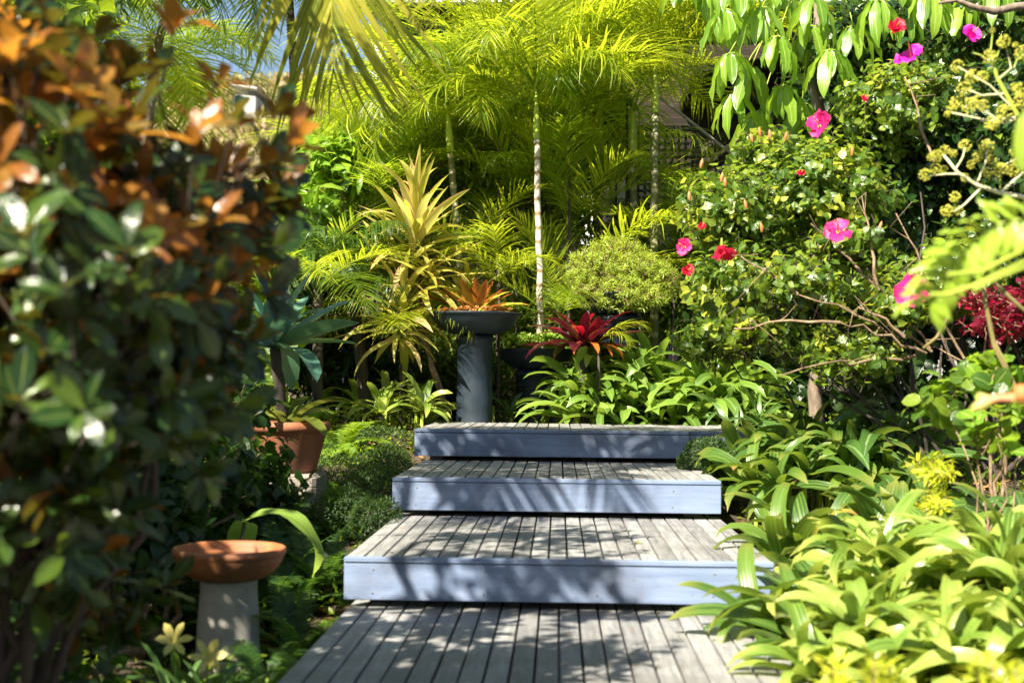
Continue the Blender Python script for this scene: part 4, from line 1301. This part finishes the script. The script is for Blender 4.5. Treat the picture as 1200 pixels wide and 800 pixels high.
# ------------------------------------------------------------------ potted blue-green plant
pp = at(338, 495, 6.7)
r = thing('terracotta_pot', 'reddish terracotta pot with rolled rim, half hidden behind the magnolia', 'pot', (pp.x, 6.7, pp.z - .26))
mb = MB()
lathe(mb, [(0, 0), (.135, 0), (.15, .02), (.20, .21), (.203, .215), (.218, .218), (.224, .24), (.222, .262), (.21, .268), (.195, .262), (.19, .22), (.15, .05)], n=48)
o = mb.obj('pot_body', M_terra_dark, r); o.matrix_basis = Matrix.Identity(4)
mb = MB(); lathe(mb, [(.192, .235), (.1, .24), (0, .242)], n=24); o = mb.obj('soil', M_soil, r); o.matrix_basis = Matrix.Identity(4)
zb = pp.z - .26
r = thing('stone_block', 'rough grey stone block carrying the terracotta pot', 'block', (pp.x, 6.7, gz(pp.x, 6.7)))
gzz = float(gz(pp.x, 6.7))
mb = MB(); box(mb, (pp.x, 6.7, (gzz - .05 + zb) / 2), (.36, .34, max(.06, zb - gzz + .05)), .02)
mb.obj('block', M_stone, r, smooth=False)
cp = at(322, 408, 6.65)
r = thing('potted_spear_plant', 'plant with broad blue-green spear leaves on a dark trunk in the terracotta pot', 'plant', (pp.x, 6.7, pp.z - .02))
mb = MB(); tube(mb, curve((pp.x - .02, 6.7, pp.z - .03), cp, 0, 8, .01), np.linspace(.032, .028, 8), 10); mb.obj('trunk', M_barkdark, r)
T_ag = [blade(7, w_ * 1.1, 'agave', b_, .3) for w_, b_ in ((.30, .3), (.28, .7), (.26, 1.0))]
rosette(r, 'leaf', L_agave, T_ag, cp, 22, .50, (0, 80), .01)
rosette(r, 'lower_leaf', L_agavey, T_ag[1:], (pp.x, 6.65, pp.z), 9, .38, (10, 50), .03)

# ------------------------------------------------------------------ terracotta saucer on a white pedestal
q = at(269, 641, 4.6)
gzp = float(gz(q.x, 4.6))
r = thing('white_pedestal', 'chalky white tapering pedestal carrying the orange bowl', 'pedestal', (q.x, 4.6, gzp - .03))
H = q.z - .112 - gzp + .03
mb = MB()
lathe(mb, [(0, 0), (.120, 0), (.118, .03), (.110, .22), (.100, H - .02), (.102, H - .008), (.098, H), (0, H)], n=40)
o = mb.obj('pedestal', M_white, r); o.matrix_basis = Matrix.Identity(4)
r = thing('terracotta_bowl', 'shallow orange terracotta bowl with water on the white pedestal', 'bowl', (q.x, 4.6, q.z - .112))
mb = MB()
lathe(mb, [(0, .001), (.095, .001), (.125, .006), (.155, .022), (.180, .048), (.194, .078), (.197, .086), (.202, .092), (.204, .101), (.201, .110), (.194, .114), (.186, .110), (.181, .090), (.165, .055), (.135, .03), (0, .022)], n=56)
o = mb.obj('bowl', M_terra, r); o.matrix_basis = Matrix.Identity(4)
mw, n, out = newmat("dark_water")
pb = N(n, "ShaderNodeBsdfPrincipled"); pb.inputs['Base Color'].default_value = (.02, .015, .01, 1); pb.inputs['Roughness'].default_value = .05
n.links.new(pb.outputs[0], out.inputs[0])
mb = MB(); lathe(mb, [(.176, .075), (.1, .0751), (0, .0752)], n=40); o = mb.obj('water', mw, r); o.matrix_basis = Matrix.Identity(4)

# ------------------------------------------------------------------ ferns and ground cover left of the steps
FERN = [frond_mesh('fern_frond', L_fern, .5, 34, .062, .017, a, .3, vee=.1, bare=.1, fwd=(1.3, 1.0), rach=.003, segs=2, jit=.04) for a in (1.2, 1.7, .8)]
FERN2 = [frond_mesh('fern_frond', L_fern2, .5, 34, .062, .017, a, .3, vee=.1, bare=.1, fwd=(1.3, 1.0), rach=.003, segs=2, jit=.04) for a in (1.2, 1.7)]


def fern(label, px, py, Y, n, s, ms=FERN, group='sword ferns left of the steps', el=(15, 75)):
    p = at(px, py, Y)
    p.z = float(gz(p.x, Y))
    r = thing('sword_fern', label, 'fern', p, group)
    for i in range(n):
        put_frond(r, ms[i % len(ms)], p + Vector((random.uniform(-.04, .04), random.uniform(-.04, .04), 0)), i * 137.5 + random.uniform(-15, 15), random.uniform(*el), random.uniform(-12, 12), s * random.uniform(.75, 1.1), name='frond')


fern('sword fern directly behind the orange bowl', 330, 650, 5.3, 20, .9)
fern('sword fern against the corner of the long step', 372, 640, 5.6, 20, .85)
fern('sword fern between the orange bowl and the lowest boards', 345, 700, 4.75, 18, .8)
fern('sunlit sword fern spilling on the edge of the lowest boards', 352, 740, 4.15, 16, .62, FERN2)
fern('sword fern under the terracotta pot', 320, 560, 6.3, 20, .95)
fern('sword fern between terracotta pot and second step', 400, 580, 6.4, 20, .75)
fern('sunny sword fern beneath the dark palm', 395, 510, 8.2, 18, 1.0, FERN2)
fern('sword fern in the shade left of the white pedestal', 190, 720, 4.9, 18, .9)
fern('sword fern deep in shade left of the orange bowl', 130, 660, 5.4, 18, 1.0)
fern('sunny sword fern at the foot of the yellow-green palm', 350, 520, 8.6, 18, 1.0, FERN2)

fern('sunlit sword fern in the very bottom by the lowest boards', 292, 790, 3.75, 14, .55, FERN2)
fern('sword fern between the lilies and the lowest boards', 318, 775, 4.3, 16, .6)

def cover(name, label, blobs, n, mat, temps, size, cat='ground cover'):
    """mound covered in tiny leaves"""
    r = thing(name, label, cat, blobs[0][0])
    P, o, k = blob_points(blobs, n, .8)
    keep = P[:, 2] > gz(P[:, 0], P[:, 1]) - .02
    P, o = P[keep], o[keep]
    D = unit(rdir(len(P), .3) + o * .6)
    mb = MB()
    scatter(mb, temps, P, D, unit(o + np.array([0, 0, .3])), size * rng.uniform(.6, 1.2, len(P)))
    mb.obj('foliage', mat, r, kind='stuff')
    mb = MB()
    for c, rr in blobs:
        for q_ in range(14):
            d = rdir(1, .3)[0]
            e = np.array(c) + d * np.array(rr) * .8
            tube(mb, [(c[0], c[1], float(gz(c[0], c[1])) - .01), np.array(c) * .6 + e * .4, e], [.004, .003, .0015], 4, cap=False)
    mb.obj('stems', M_barkdark, r, kind='stuff')


def cb(px, py, Y, rx, ry, rz):
    p = at(px, py, Y)
    return (p, (rx, ry, rz))


cover('ground_cover_mound', 'low dark green mound of tiny leaves hugging the left end of the second step',
      [cb(440, 575, 7.0, .2, .35, .14), cb(455, 560, 7.5, .16, .3, .14), cb(405, 600, 6.4, .18, .3, .13), cb(440, 610, 6.1, .13, .3, .12)], 15000, L_cover, T_small, .016)
cover('ground_cover_mound', 'dark green mound of tiny leaves spreading below the sunny ferns',
      [cb(395, 560, 7.6, .3, .35, .13), cb(440, 545, 8.1, .25, .3, .12), cb(360, 580, 7.2, .25, .3, .14)], 14000, L_cover, T_small, .017)
cover('ground_cover_mound', 'dark green mound of tiny leaves at the left end of the top step',
      [cb(440, 520, 8.5, .3, .3, .12), cb(400, 525, 8.5, .3, .3, .14), cb(455, 545, 7.7, .14, .3, .13), cb(465, 520, 8.9, .2, .3, .10), cb(350, 540, 8.0, .3, .3, .14)], 15000, L_cover, T_small, .019)
cover('small_step_shrub', 'small dense dark green shrub growing over the right end of the middle step',
      [cb(830, 535, 7.05, .14, .14, .105), cb(852, 548, 6.9, .11, .13, .10), cb(808, 543, 7.15, .07, .09, .06)], 9000, L_cover, T_small, .02, 'shrub')

# birds nest fern frond
p = at(286, 612, 5.15)
r = thing('nest_fern', 'nest fern with one broad arching light green frond above the orange bowl', 'fern', (p.x, 4.95, float(gz(p.x, 4.95))))
mb = MB(); tube(mb, [(p.x, 4.95, float(gz(p.x, 4.95)) - .02), p], [.010, .007], 7); mb.obj('stem', M_barkdark, r)
T_nest = [blade(14, .23, 'strap', 2.7, .2, wave=.06, pw=1.1)]
leaves(r, 'frond', L_nest, T_nest, [list(p + Vector((0, 0, .0))), list(p), list(p)], [unit([.75, -.2, .55]), unit([-.5, .8, .0]), unit([.2, .9, .1])], [[0.3, -.2, 1.]] * 3, [.50, .25, .25], 3)

# yellow lilies bottom left
T_pet = [blade(5, .40, 'petal', .7, .2, wave=.05), blade(5, .32, 'petal', 1.0, .2, wave=.05)]
for (px, py, Y_, lab) in ((203, 752, 4.0, 'pale yellow lily in front of the white pedestal, the higher of two'), (243, 772, 3.9, 'pale yellow lily against the white pedestal, the lower of two')):
    p = at(px, py, Y_)
    r = thing('yellow_lily', lab, 'flower', (p.x, Y_, float(gz(p.x, Y_))), 'yellow lilies at the foot of the white pedestal')
    mb = MB(); tube(mb, curve((p.x, Y_, float(gz(p.x, Y_)) - .02), p, .0, 5), [.005, .004, .004, .004, .004], 6); mb.obj('stem', M_limestem, r)
    fwd = unit(np.array([.3, -.8, .5])); a_ = unit(np.cross(fwd, [0, 0, 1])); b_ = np.cross(fwd, a_)
    for k in range(6):
        t_ = k / 6 * 2 * PI
        ra = a_ * math.cos(t_) + b_ * math.sin(t_)
        leaves(r, 'petal', L_yel, T_pet, [list(p)], [unit(ra * .8 + fwd)], [fwd], [.072], 1)
    rosette(r, 'leaf', L_strapb, T_strapn, (p.x, Y_ + .02, float(gz(p.x, Y_))), 12, .34, (40, 85), .03)

# ------------------------------------------------------------------ right foreground details
# fatsia umbels
def umbels(label, root_p, stems, balls, Y):
    r = thing('umbel_flower_head', label, 'flower', root_p, 'branching heads of yellow-green bobbles')
    for s_ in stems:
        mb = MB()
        pts = [at(a, b_, Y) for a, b_ in s_[0]]
        tube(mb, pts, np.linspace(s_[1], s_[1] * .5, len(pts)), 7)
        mb.obj('stem', s_[2], r)
    for px, py, rr in balls:
        c = at(px, py, Y + random.uniform(-.05, .05))
        mb = MB()
        P = rdir(46)
        for q_ in P:
            e = q_ * rr
            box(mb, e * 1.0, (rr * .28,) * 3, rr * .06)
        tv = [blade(1, .06, 'strap', 0, 0, flat=True)]
        scatter(mb, tv, np.zeros((46, 3)), P, rdir(46), np.full(46, rr))
        link('bobble', mb.mesh('bobble', M_umbel), r, Matrix.Translation(c))
    return r


umbels('upper head of yellow-green bobbles on thick lime stems', at(1215, 200, 4.3),
       [([(1215, 200), (1190, 130), (1168, 90), (1160, 60)], .010, M_limestem), ([(1168, 95), (1185, 80), (1178, 50)], .004, M_umbelstem), ([(1176, 110), (1150, 112), (1135, 105)], .004, M_umbelstem),
        ([(1168, 80), (1150, 65), (1140, 62)], .003, M_limestem), ([(1190, 138), (1160, 142), (1115, 132)], .005, M_umbelstem), ([(1190, 140), (1175, 145), (1140, 120)], .004, M_umbelstem),
        ([(1188, 128), (1160, 100), (1122, 78)], .003, M_umbelstem), ([(1160, 68), (1163, 40)], .003, M_limestem), ([(1188, 80), (1195, 62)], .003, M_limestem), ([(1165, 75), (1175, 48)], .003, M_limestem)],
       [(1163, 36, .009), (1176, 49, .021), (1159, 67, .022), (1122, 78, .020), (1190, 53, .009), (1198, 62, .024), (1140, 90, .022), (1152, 90, .018), (1130, 105, .023), (1145, 118, .016), (1120, 120, .019), (1136, 124, .025), (1152, 124, .018),
        (1177, 132, .024), (1115, 128, .016), (1162, 145, .022), (1198, 118, .030), (1196, 105, .020), (1188, 102, .012), (1110, 134, .010), (1170, 140, .014)], 4.3)
umbels('lower head of yellow-green bobbles on a pale curved stem', at(1200, 235, 4.5),
       [([(1205, 232), (1172, 226), (1145, 217), (1122, 202), (1106, 182)], .009, M_umbelstem), ([(1172, 226), (1190, 210), (1215, 190)], .006, M_umbelstem), ([(1150, 220), (1130, 240), (1118, 248)], .005, M_umbelstem),
        ([(1124, 204), (1108, 204), (1090, 206)], .004, M_umbelstem), ([(1120, 198), (1128, 185), (1131, 173)], .004, M_umbelstem), ([(1145, 215), (1155, 190), (1157, 175)], .004, M_umbelstem), ([(1172, 222), (1172, 206)], .003, M_limestem),
        ([(1172, 196), (1195, 184)], .003, M_umbelstem)],
       [(1131, 171, .020), (1157, 172, .024), (1098, 183, .020), (1107, 176, .017), (1091, 184, .013), (1117, 180, .013), (1096, 198, .018), (1105, 200, .017), (1084, 205, .020), (1146, 183, .018), (1162, 187, .017), (1172, 200, .024), (1158, 202, .017),
        (1186, 200, .020), (1131, 208, .014), (1119, 231, .018), (1110, 247, .021), (1123, 247, .016), (1138, 193, .014), (1190, 188, .016), (1187, 178, .012)], 4.5)

# lobed blurred leaf from the right edge
def lobed_leaf(label, root, tip_pts, stalks, Y):
    r = thing('lobed_leaf_plant', label, 'plant', root)
    mb = MB()
    P, D, U, S = [], [], [], []
    for i, (a, b_) in enumerate(tip_pts):
        p_ = at(a, b_, Y + i * .01)
        dirn = unit(np.array([tip_pts[min(i + 1, len(tip_pts) - 1)][0] - tip_pts[max(i - 1, 0)][0], 0, -(tip_pts[min(i + 1, len(tip_pts) - 1)][1] - tip_pts[max(i - 1, 0)][1])], float))
        nrm = np.array([-dirn[2], 0, dirn[0]])
        for s_ in (-1, 1):
            for rep in range(2):
                P.append(list(p_)); D.append(unit(nrm * s_ * .9 + dirn * (.7 - rep * .5) + np.array([0, -.25 + rng.normal(0, .2), 0]))); U.append(unit(np.array([-.2, -.7, .9]) + rng.normal(0, .2, 3))); S.append(.075 * rng.uniform(.8, 1.2))
    tube(mb, [at(a, b_, Y + i * .01) for i, (a, b_) in enumerate(tip_pts)], .003, 5)
    mb.obj('midrib', M_limestem, r)
    leaves(r, 'lobe', L_lobed, [blade(4, .42, 'lance', .5, .2, wave=.1), blade(4, .36, 'lance', .9, .2, wave=.12)], P, D, U, S, 100)
    for s_ in stalks:
        mb = MB()
        tube(mb, [at(a, b_, Y) for a, b_ in s_], [.0045] * len(s_), 7)
        mb.obj('stalk', M_limestem, r)


lobed_leaf('blurred bright lobed leaf on lime stalks reaching in from the right edge', at(1215, 280, 2.6),
           [(1210, 255), (1190, 258), (1170, 262), (1155, 272), (1140, 284), (1128, 296), (1118, 308), (1108, 322), (1098, 336), (1090, 350)],
           [[(1090, 345), (1110, 345), (1140, 335), (1215, 300)], [(1110, 322), (1150, 318), (1215, 285)], [(1140, 340), (1170, 325), (1215, 308)]], 2.6)

# pale blurred leaf at the right edge and orange bud
r = thing('pale_edge_leaf', 'single pale green blurred leaf against the right edge below the bobbles', 'leaf', at(1215, 130, 2.2))
leaves(r, 'blade', L_lobed, [blade(7, .33, 'oval', .5, .2)], [list(at(1205, 125, 2.2))], [unit([-.12, -.05, -1])], [[-.3, -1, .2]], [.115], 1)
mb = MB(); tube(mb, [at(1205, 125, 2.2), at(1250, 110, 2.2)], [.002, .002], 6); mb.obj('stalk', M_limestem, r)
r = thing('orange_bud_twig', 'blurred orange bud stalk with a pale pink knob at the right edge', 'twig', at(1215, 462, 2.4))
mb = MB(); tube(mb, [at(1188, 466, 2.4), at(1170, 466, 2.4), at(1158, 469, 2.4)], [.007, .006, .008], 8); mb.obj('stalk', M_pot_bud, r)
mb = MB(); tube(mb, [at(1160, 469, 2.4), at(1150, 473, 2.4), at(1138, 480, 2.4)], [.008, .010, .004], 8); tube(mb, [at(1158, 468, 2.4), at(1146, 462, 2.4)], [.007, .003], 8); mb.obj('tip', L_yel, r)
mb = MB(); k = at(1196, 462, 2.4); tube(mb, [k + Vector((-.014, 0, -.002)), k + Vector((-.008, 0, 0)), k, k + Vector((.012, 0, .002)), k + Vector((.02, 0, .002))], [.004, .014, .019, .016, .005], 12)
mb.obj('knob', L_coral, r)
mb = MB(); tube(mb, [at(1205, 462, 2.4), at(1300, 520, 2.5)], [.004, .005], 7); mb.obj('twig', M_twig, r)

# curved stems right
r = thing('climber_stems', 'curved olive-brown bare stems rising at the right edge below the lobed leaf', 'shrub', (at(1230, 560, 4.8).x, 4.8, -.05), None)
for pts, rr in (([(1225, 500), (1190, 455), (1165, 405), (1155, 355), (1152, 330)], .011), ([(1225, 560), (1200, 475), (1165, 400)], .010), ([(1165, 330), (1185, 350), (1230, 390)], .010),
                ([(1112, 345), (1112, 370), (1098, 395), (1082, 408)], .008), ([(1130, 480), (1140, 500), (1180, 560)], .004), ([(1168, 430), (1150, 480), (1140, 520)], .004)):
    mb = MB(); tube(mb, [at(a, b_, 4.8) for a, b_ in pts], np.linspace(rr, rr * .7, len(pts)), 8); mb.obj('stem', surf("olive_stem", [(.12, .10, .035), (.22, .18, .06)], 12, .7, .3) if 'M_olive' not in globals() else M_olive, r)
r0_ = shrub('toothed_leaf_plant', 'shade plant with rounded toothed leaves among the strap leaves at right', 'plant', (at(1170, 560, 4.7).x, 4.7, -.1),
            [blob(1165, 505, 4.7, .13, .15, .12), blob(1150, 440, 4.9, .16, .15, .10), blob(1110, 470, 5.0, .13, .12, .12), blob(1215, 480, 4.8, .15, .15, .15)], 48, L_hib,
            [blade(6, .85, 'oval', .4, .1, wave=.05, teeth=.07), blade(6, .8, 'oval', .8, .15, wave=.05, teeth=.07)], .085, per=5, twig=.08, n_ind=200, r0=.006, up=.6, mat2=L_umb, frac2=.25)
shrub('crimson_bush', 'crimson-leaved bush glimpsed behind the curved stems at right', 'shrub', (at(1170, 470, 6.1).x, 6.1, .2),
      [blob(1165, 375, 6.0, .16, .2, .13), blob(1195, 360, 6.0, .15, .2, .16), blob(1145, 350, 6.1, .10, .2, .08)], 90, L_redbush, T_hib, .042, per=7, twig=.08, n_ind=120, r0=.01)

# ------------------------------------------------------------------ house, lattice, braces
hx0, hx1, HY = at(452, 100, 13.0).x, at(1010, 100, 13.0).x, 13.0
hs = thing('timber_house', 'dark stained timber house wall and white gutter behind the palms', 'house', ((hx0 + hx1) / 2, HY, .5))
mbb = MB(); box(mbb, (0, 0, 0), (hx1 - hx0, .05, .155), .006, rot=np.array(Matrix.Rotation(math.radians(9), 3, 'X')))
me = mbb.mesh('wall_board', M_brown, False)
for i in range(30):
    link('wall_board', me, hs, Matrix.Translation(((hx0 + hx1) / 2, HY + .03, .55 + i * .14)))
mb = MB(); box(mb, ((hx0 + hx1) / 2, HY - .25, 4.70), (hx1 - hx0 + .6, .12, .12), .02); mb.obj('gutter', M_gutter, hs, smooth=False)
mb = MB(); box(mb, ((hx0 + hx1) / 2, HY + 1.2, 4.95), (hx1 - hx0 + .6, 3.0, .06), .01, rot=np.array(Matrix.Rotation(math.radians(12), 3, 'X'))); mb.obj('roof', M_brown, hs, smooth=False)
mb = MB(); box(mb, (at(444, 60, 13).x, HY - .05, 2.6), (.12, .12, 4.2), .01); mb.obj('corner_post', M_gutter, hs, smooth=False)
for px in (690,):
    mb = MB(); box(mb, (at(px, 60, 12.9).x, HY - .04, 2.9), (.14, .05, 3.5), .005); mb.obj('window_frame', M_gutter, hs, smooth=False)
# open lean-to with rafters on the right
cx = at(868, 160, 11.6)
mb = MB(); box(mb, (cx.x + .25, 12.3, cx.z + .75), (1.4, 1.5, .07), .01, rot=np.array(Matrix.Rotation(math.radians(-14), 3, 'Y'))); mb.obj('lean_to_roof', M_brown, hs, smooth=False)
for k in range(3):
    mb = MB()
    tube(mb, [at(815, 225 - k * 20, 11.7 + k * .3), at(915, 150 - k * 20, 11.7 + k * .3)], .05, 4)
    mb.obj('rafter', M_brown, hs, smooth=False)
mb = MB(); tube(mb, [at(768, 110, 10.9), at(892, 208, 10.9)], .013, 8); mb.obj('brace_rod', M_rod, hs)
mb = MB(); tube(mb, [at(840, 202, 10.9), at(866, 180, 10.9)], .011, 8); mb.obj('brace_rod', M_rod, hs)
mb = MB(); tube(mb, [at(892, 208, 10.9), at(905, 218, 11.6)], .013, 8); mb.obj('brace_rod', M_rod, hs)

lt = thing('lattice_screen', 'black lattice screen with pale light showing through its holes', 'lattice', (at(780, 200, 11.7).x, 11.7, .5))
la, lb_ = at(740, 155, 11.7), at(812, 240, 11.7)
mb = MB()
x_ = la.x
while x_ < lb_.x:
    box(mb, (x_, 11.7, (la.z + lb_.z) / 2), (.026, .010, la.z - lb_.z)); x_ += .062
z_ = lb_.z
while z_ < la.z:
    box(mb, ((la.x + lb_.x) / 2, 11.689, z_), (lb_.x - la.x, .010, .026)); z_ += .062
o = mb.obj('slats', M_blackpaint, lt, smooth=False, kind='stuff')
for zz in (la.z + .03, lb_.z - .03):
    mb = MB(); box(mb, ((la.x + lb_.x) / 2, 11.68, zz), (lb_.x - la.x + .1, .05, .05), .004); mb.obj('frame_rail', M_blackpaint, lt, smooth=False)
for xx in (la.x - .03, lb_.x + .03):
    mb = MB(); box(mb, (xx, 11.68, (la.z + .5) / 2), (.05, .05, la.z - .5), .004); mb.obj('frame_post', M_blackpaint, lt, smooth=False)
pw_ = thing('pale_wall', 'pale rendered wall behind the black lattice', 'wall', ((la.x + lb_.x) / 2, 12.2, .5))
mb = MB(); box(mb, ((la.x + lb_.x) / 2, 12.4, 1.6), (1.0, .12, 2.4), .01); mb.obj('wall', M_pale, pw_, smooth=False)

# white shed on the hill, upper left
sp_ = at(292, 78, 26)
sh_ = thing('white_shed', 'small white building on the hillside under the sky, beyond the fronds', 'shed', (sp_.x, 26, float(gz(sp_.x, 26))))
zz = float(gz(sp_.x, 26))
mb = MB(); box(mb, (sp_.x - .1, 26.9, zz + .35), (.45, 1.6, .9), .02); mb.obj('wall', M_pale, sh_, smooth=False)
mb = MB(); box(mb, (sp_.x - .1, 26.9, zz + .95), (.6, 1.9, .06), .02, rot=np.array(Matrix.Rotation(math.radians(9), 3, 'Y'))); mb.obj('roof', M_gutter, sh_, smooth=False)

# hillside planting (one mass)
n = 2400
hx = rng.uniform(-9, -1.2, n); hy = rng.uniform(14.5, 31, n)
hz = gz(hx, hy)
mb = MB()
nb = 26
P = np.repeat(np.stack([hx, hy, hz], 1), nb, 0)
D = rdir(n * nb, .9)
P = P + D * rng.uniform(0, .25, (n * nb, 1)) * np.repeat(rng.uniform(.4, 1.6, n), nb)[:, None]
scatter(mb, T_hib + T_lance, P, D, rdir(n * nb, .5), rng.uniform(.10, .26, n * nb))
mb.obj('hillside_undergrowth', L_hill, kind='stuff')

# distant tree masses left / right behind so that no bare horizon shows
for i, (x_, y_, z_, rr) in enumerate(((-7.5, 17, 3.2, 1.7), (8.5, 14, 3, 2.2), (5.6, 13, 3.4, 1.6))):
    lab = ['broad tree on the slope at far left behind the magnolia', 'tree behind the hibiscus hedge, far right', 'tree rising behind the hibiscus hedge beside the house'][i]
    shrub('background_tree', lab, 'tree', (x_, y_, float(gz(x_, y_))), [((x_, y_, z_), (rr, rr * .8, rr)), ((x_ + .9, y_ + .3, z_ + 1.2), (rr * .7, rr * .6, rr * .6)), ((x_ - .8, y_, z_ + .8), (rr * .7,) * 3)], 700, L_fill, T_hib, .22,
          per=8, twig=.3, n_ind=0, r0=.15, shell=.4, barkmat=M_bark)

# the tree over the camera's left shoulder that shades steps and ferns
def shade_tree(label, base, blobs, tips, size=.10):
    shrub('shade_tree', label, 'tree', base, blobs, tips, L_fill, T_hib, size, per=8, twig=.25, n_ind=0, r0=.07, shell=.2, barkmat=M_bark)


shade_tree('tree beside the path out of frame that throws dappled shade on the steps', (-3.2, 2.4, -.2),
           [((-1.55, 2.45, 2.7), (.6, .5, .22)), ((-1.45, 1.75, 2.6), (.45, .3, .16)), ((-1.6, 3.3, 2.75), (.6, .55, .25)), ((-2.1, 4.1, 3.1), (.75, .6, .3)), ((-3.0, 3.3, 2.7), (.6, .9, .4)), ((-1.9, 5.2, 3.3), (.8, .6, .3))], 560, .075)
for lab, bl, tp in (('unseen hedge added behind the camera to hold back sky light', [((x_, -4.5 + abs(x_) * .25, 1.1), (1.2, .7, 1.5)) for x_ in (-5, -3.2, -1.4, .4, 2.2, 4)], 1500),
                    ('unseen hedge added to the right of the camera to hold back sky light', [((3.6, y_, 1.2), (.7, 1.1, 1.7)) for y_ in (-3, -1.2, .6, 2.4, 4.2)], 1100),
                    ('unseen hedge added to the left of the camera to hold back sky light', [((-4.3, y_, .9), (.7, 1.1, 1.3)) for y_ in (-3, -1.2, .6, 2.4, 4.2, 6.0)], 1300)):
    shrub('sky_blocking_hedge', lab, 'hedge', (bl[0][0][0], bl[0][0][1], -.22), bl, tp, L_filldk, T_hib, .17, per=8, twig=.2, n_ind=0, r0=.05, shell=.5, barkmat=M_bark)  # unseen hedges, added to block sky light and deepen the shade
shrub('shade_shrub', 'unseen leafy shrub added beside the camera to keep the foot of the magnolia dark', 'shrub', (-1.7, 1.6, -.2),  # added out of view to cast shade on the lower magnolia
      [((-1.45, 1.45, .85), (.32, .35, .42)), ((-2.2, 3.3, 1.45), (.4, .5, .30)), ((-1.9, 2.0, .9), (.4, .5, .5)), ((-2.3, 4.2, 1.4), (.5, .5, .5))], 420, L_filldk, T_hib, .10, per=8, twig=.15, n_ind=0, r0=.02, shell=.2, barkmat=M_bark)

n = 46
q_ = rng.random(n)
lv = rng.integers(0, 4, n)
yy = np.choose(lv, [rng.uniform(3.4, 4.7, n), rng.uniform(4.9, 6.2, n), rng.uniform(6.4, 7.5, n), rng.uniform(7.7, 8.8, n)])
P = np.stack([rng.uniform(-.75, .75, n) * 1.0, yy, np.choose(lv, [0, .19, .38, .57]) + .004], 1)
P[:, 0] = np.where(q_ < .5, -.76 + rng.random(n) * .25, P[:, 0])
D = rdir(n); D[:, 2] *= .1
mb = MB(); scatter(mb, T_lance, P, unit(D), np.tile([0, 0, 1.], (n, 1)), rng.uniform(.02, .055, n))
mb.obj('leaf_debris', M_litter, kind='stuff')

# ------------------------------------------------------------------ leaf litter and low weeds
n = 5200
lx = rng.uniform(-3.2, 3.2, n); ly = rng.uniform(2.2, 9.5, n)
keep = (np.abs(lx) > .84)
lx, ly = lx[keep], ly[keep]
P = np.stack([lx, ly, gz(lx, ly) + .012], 1)
D = rdir(len(P)); D[:, 2] *= .25
mb = MB(); scatter(mb, T_hib, P, unit(D), np.tile([0, 0, 1.], (len(P), 1)), rng.uniform(.03, .08, len(P)))
mb.obj('leaf_litter', M_litter, kind='stuff')
n = 9000
lx = np.concatenate([rng.uniform(-3.2, -.9, n), rng.uniform(.95, 3.2, n)]); ly = np.concatenate([rng.uniform(2.2, 9.5, n)] * 2)
P = np.stack([lx, ly, gz(lx, ly) + rng.uniform(0, .10, len(lx))], 1)
mb = MB(); scatter(mb, T_small, P, rdir(len(P), .6), rdir(len(P), 1.2), rng.uniform(.02, .05, len(P)))
mb.obj('ground_weeds', L_fill, kind='stuff')

bpy.context.view_layer.update()
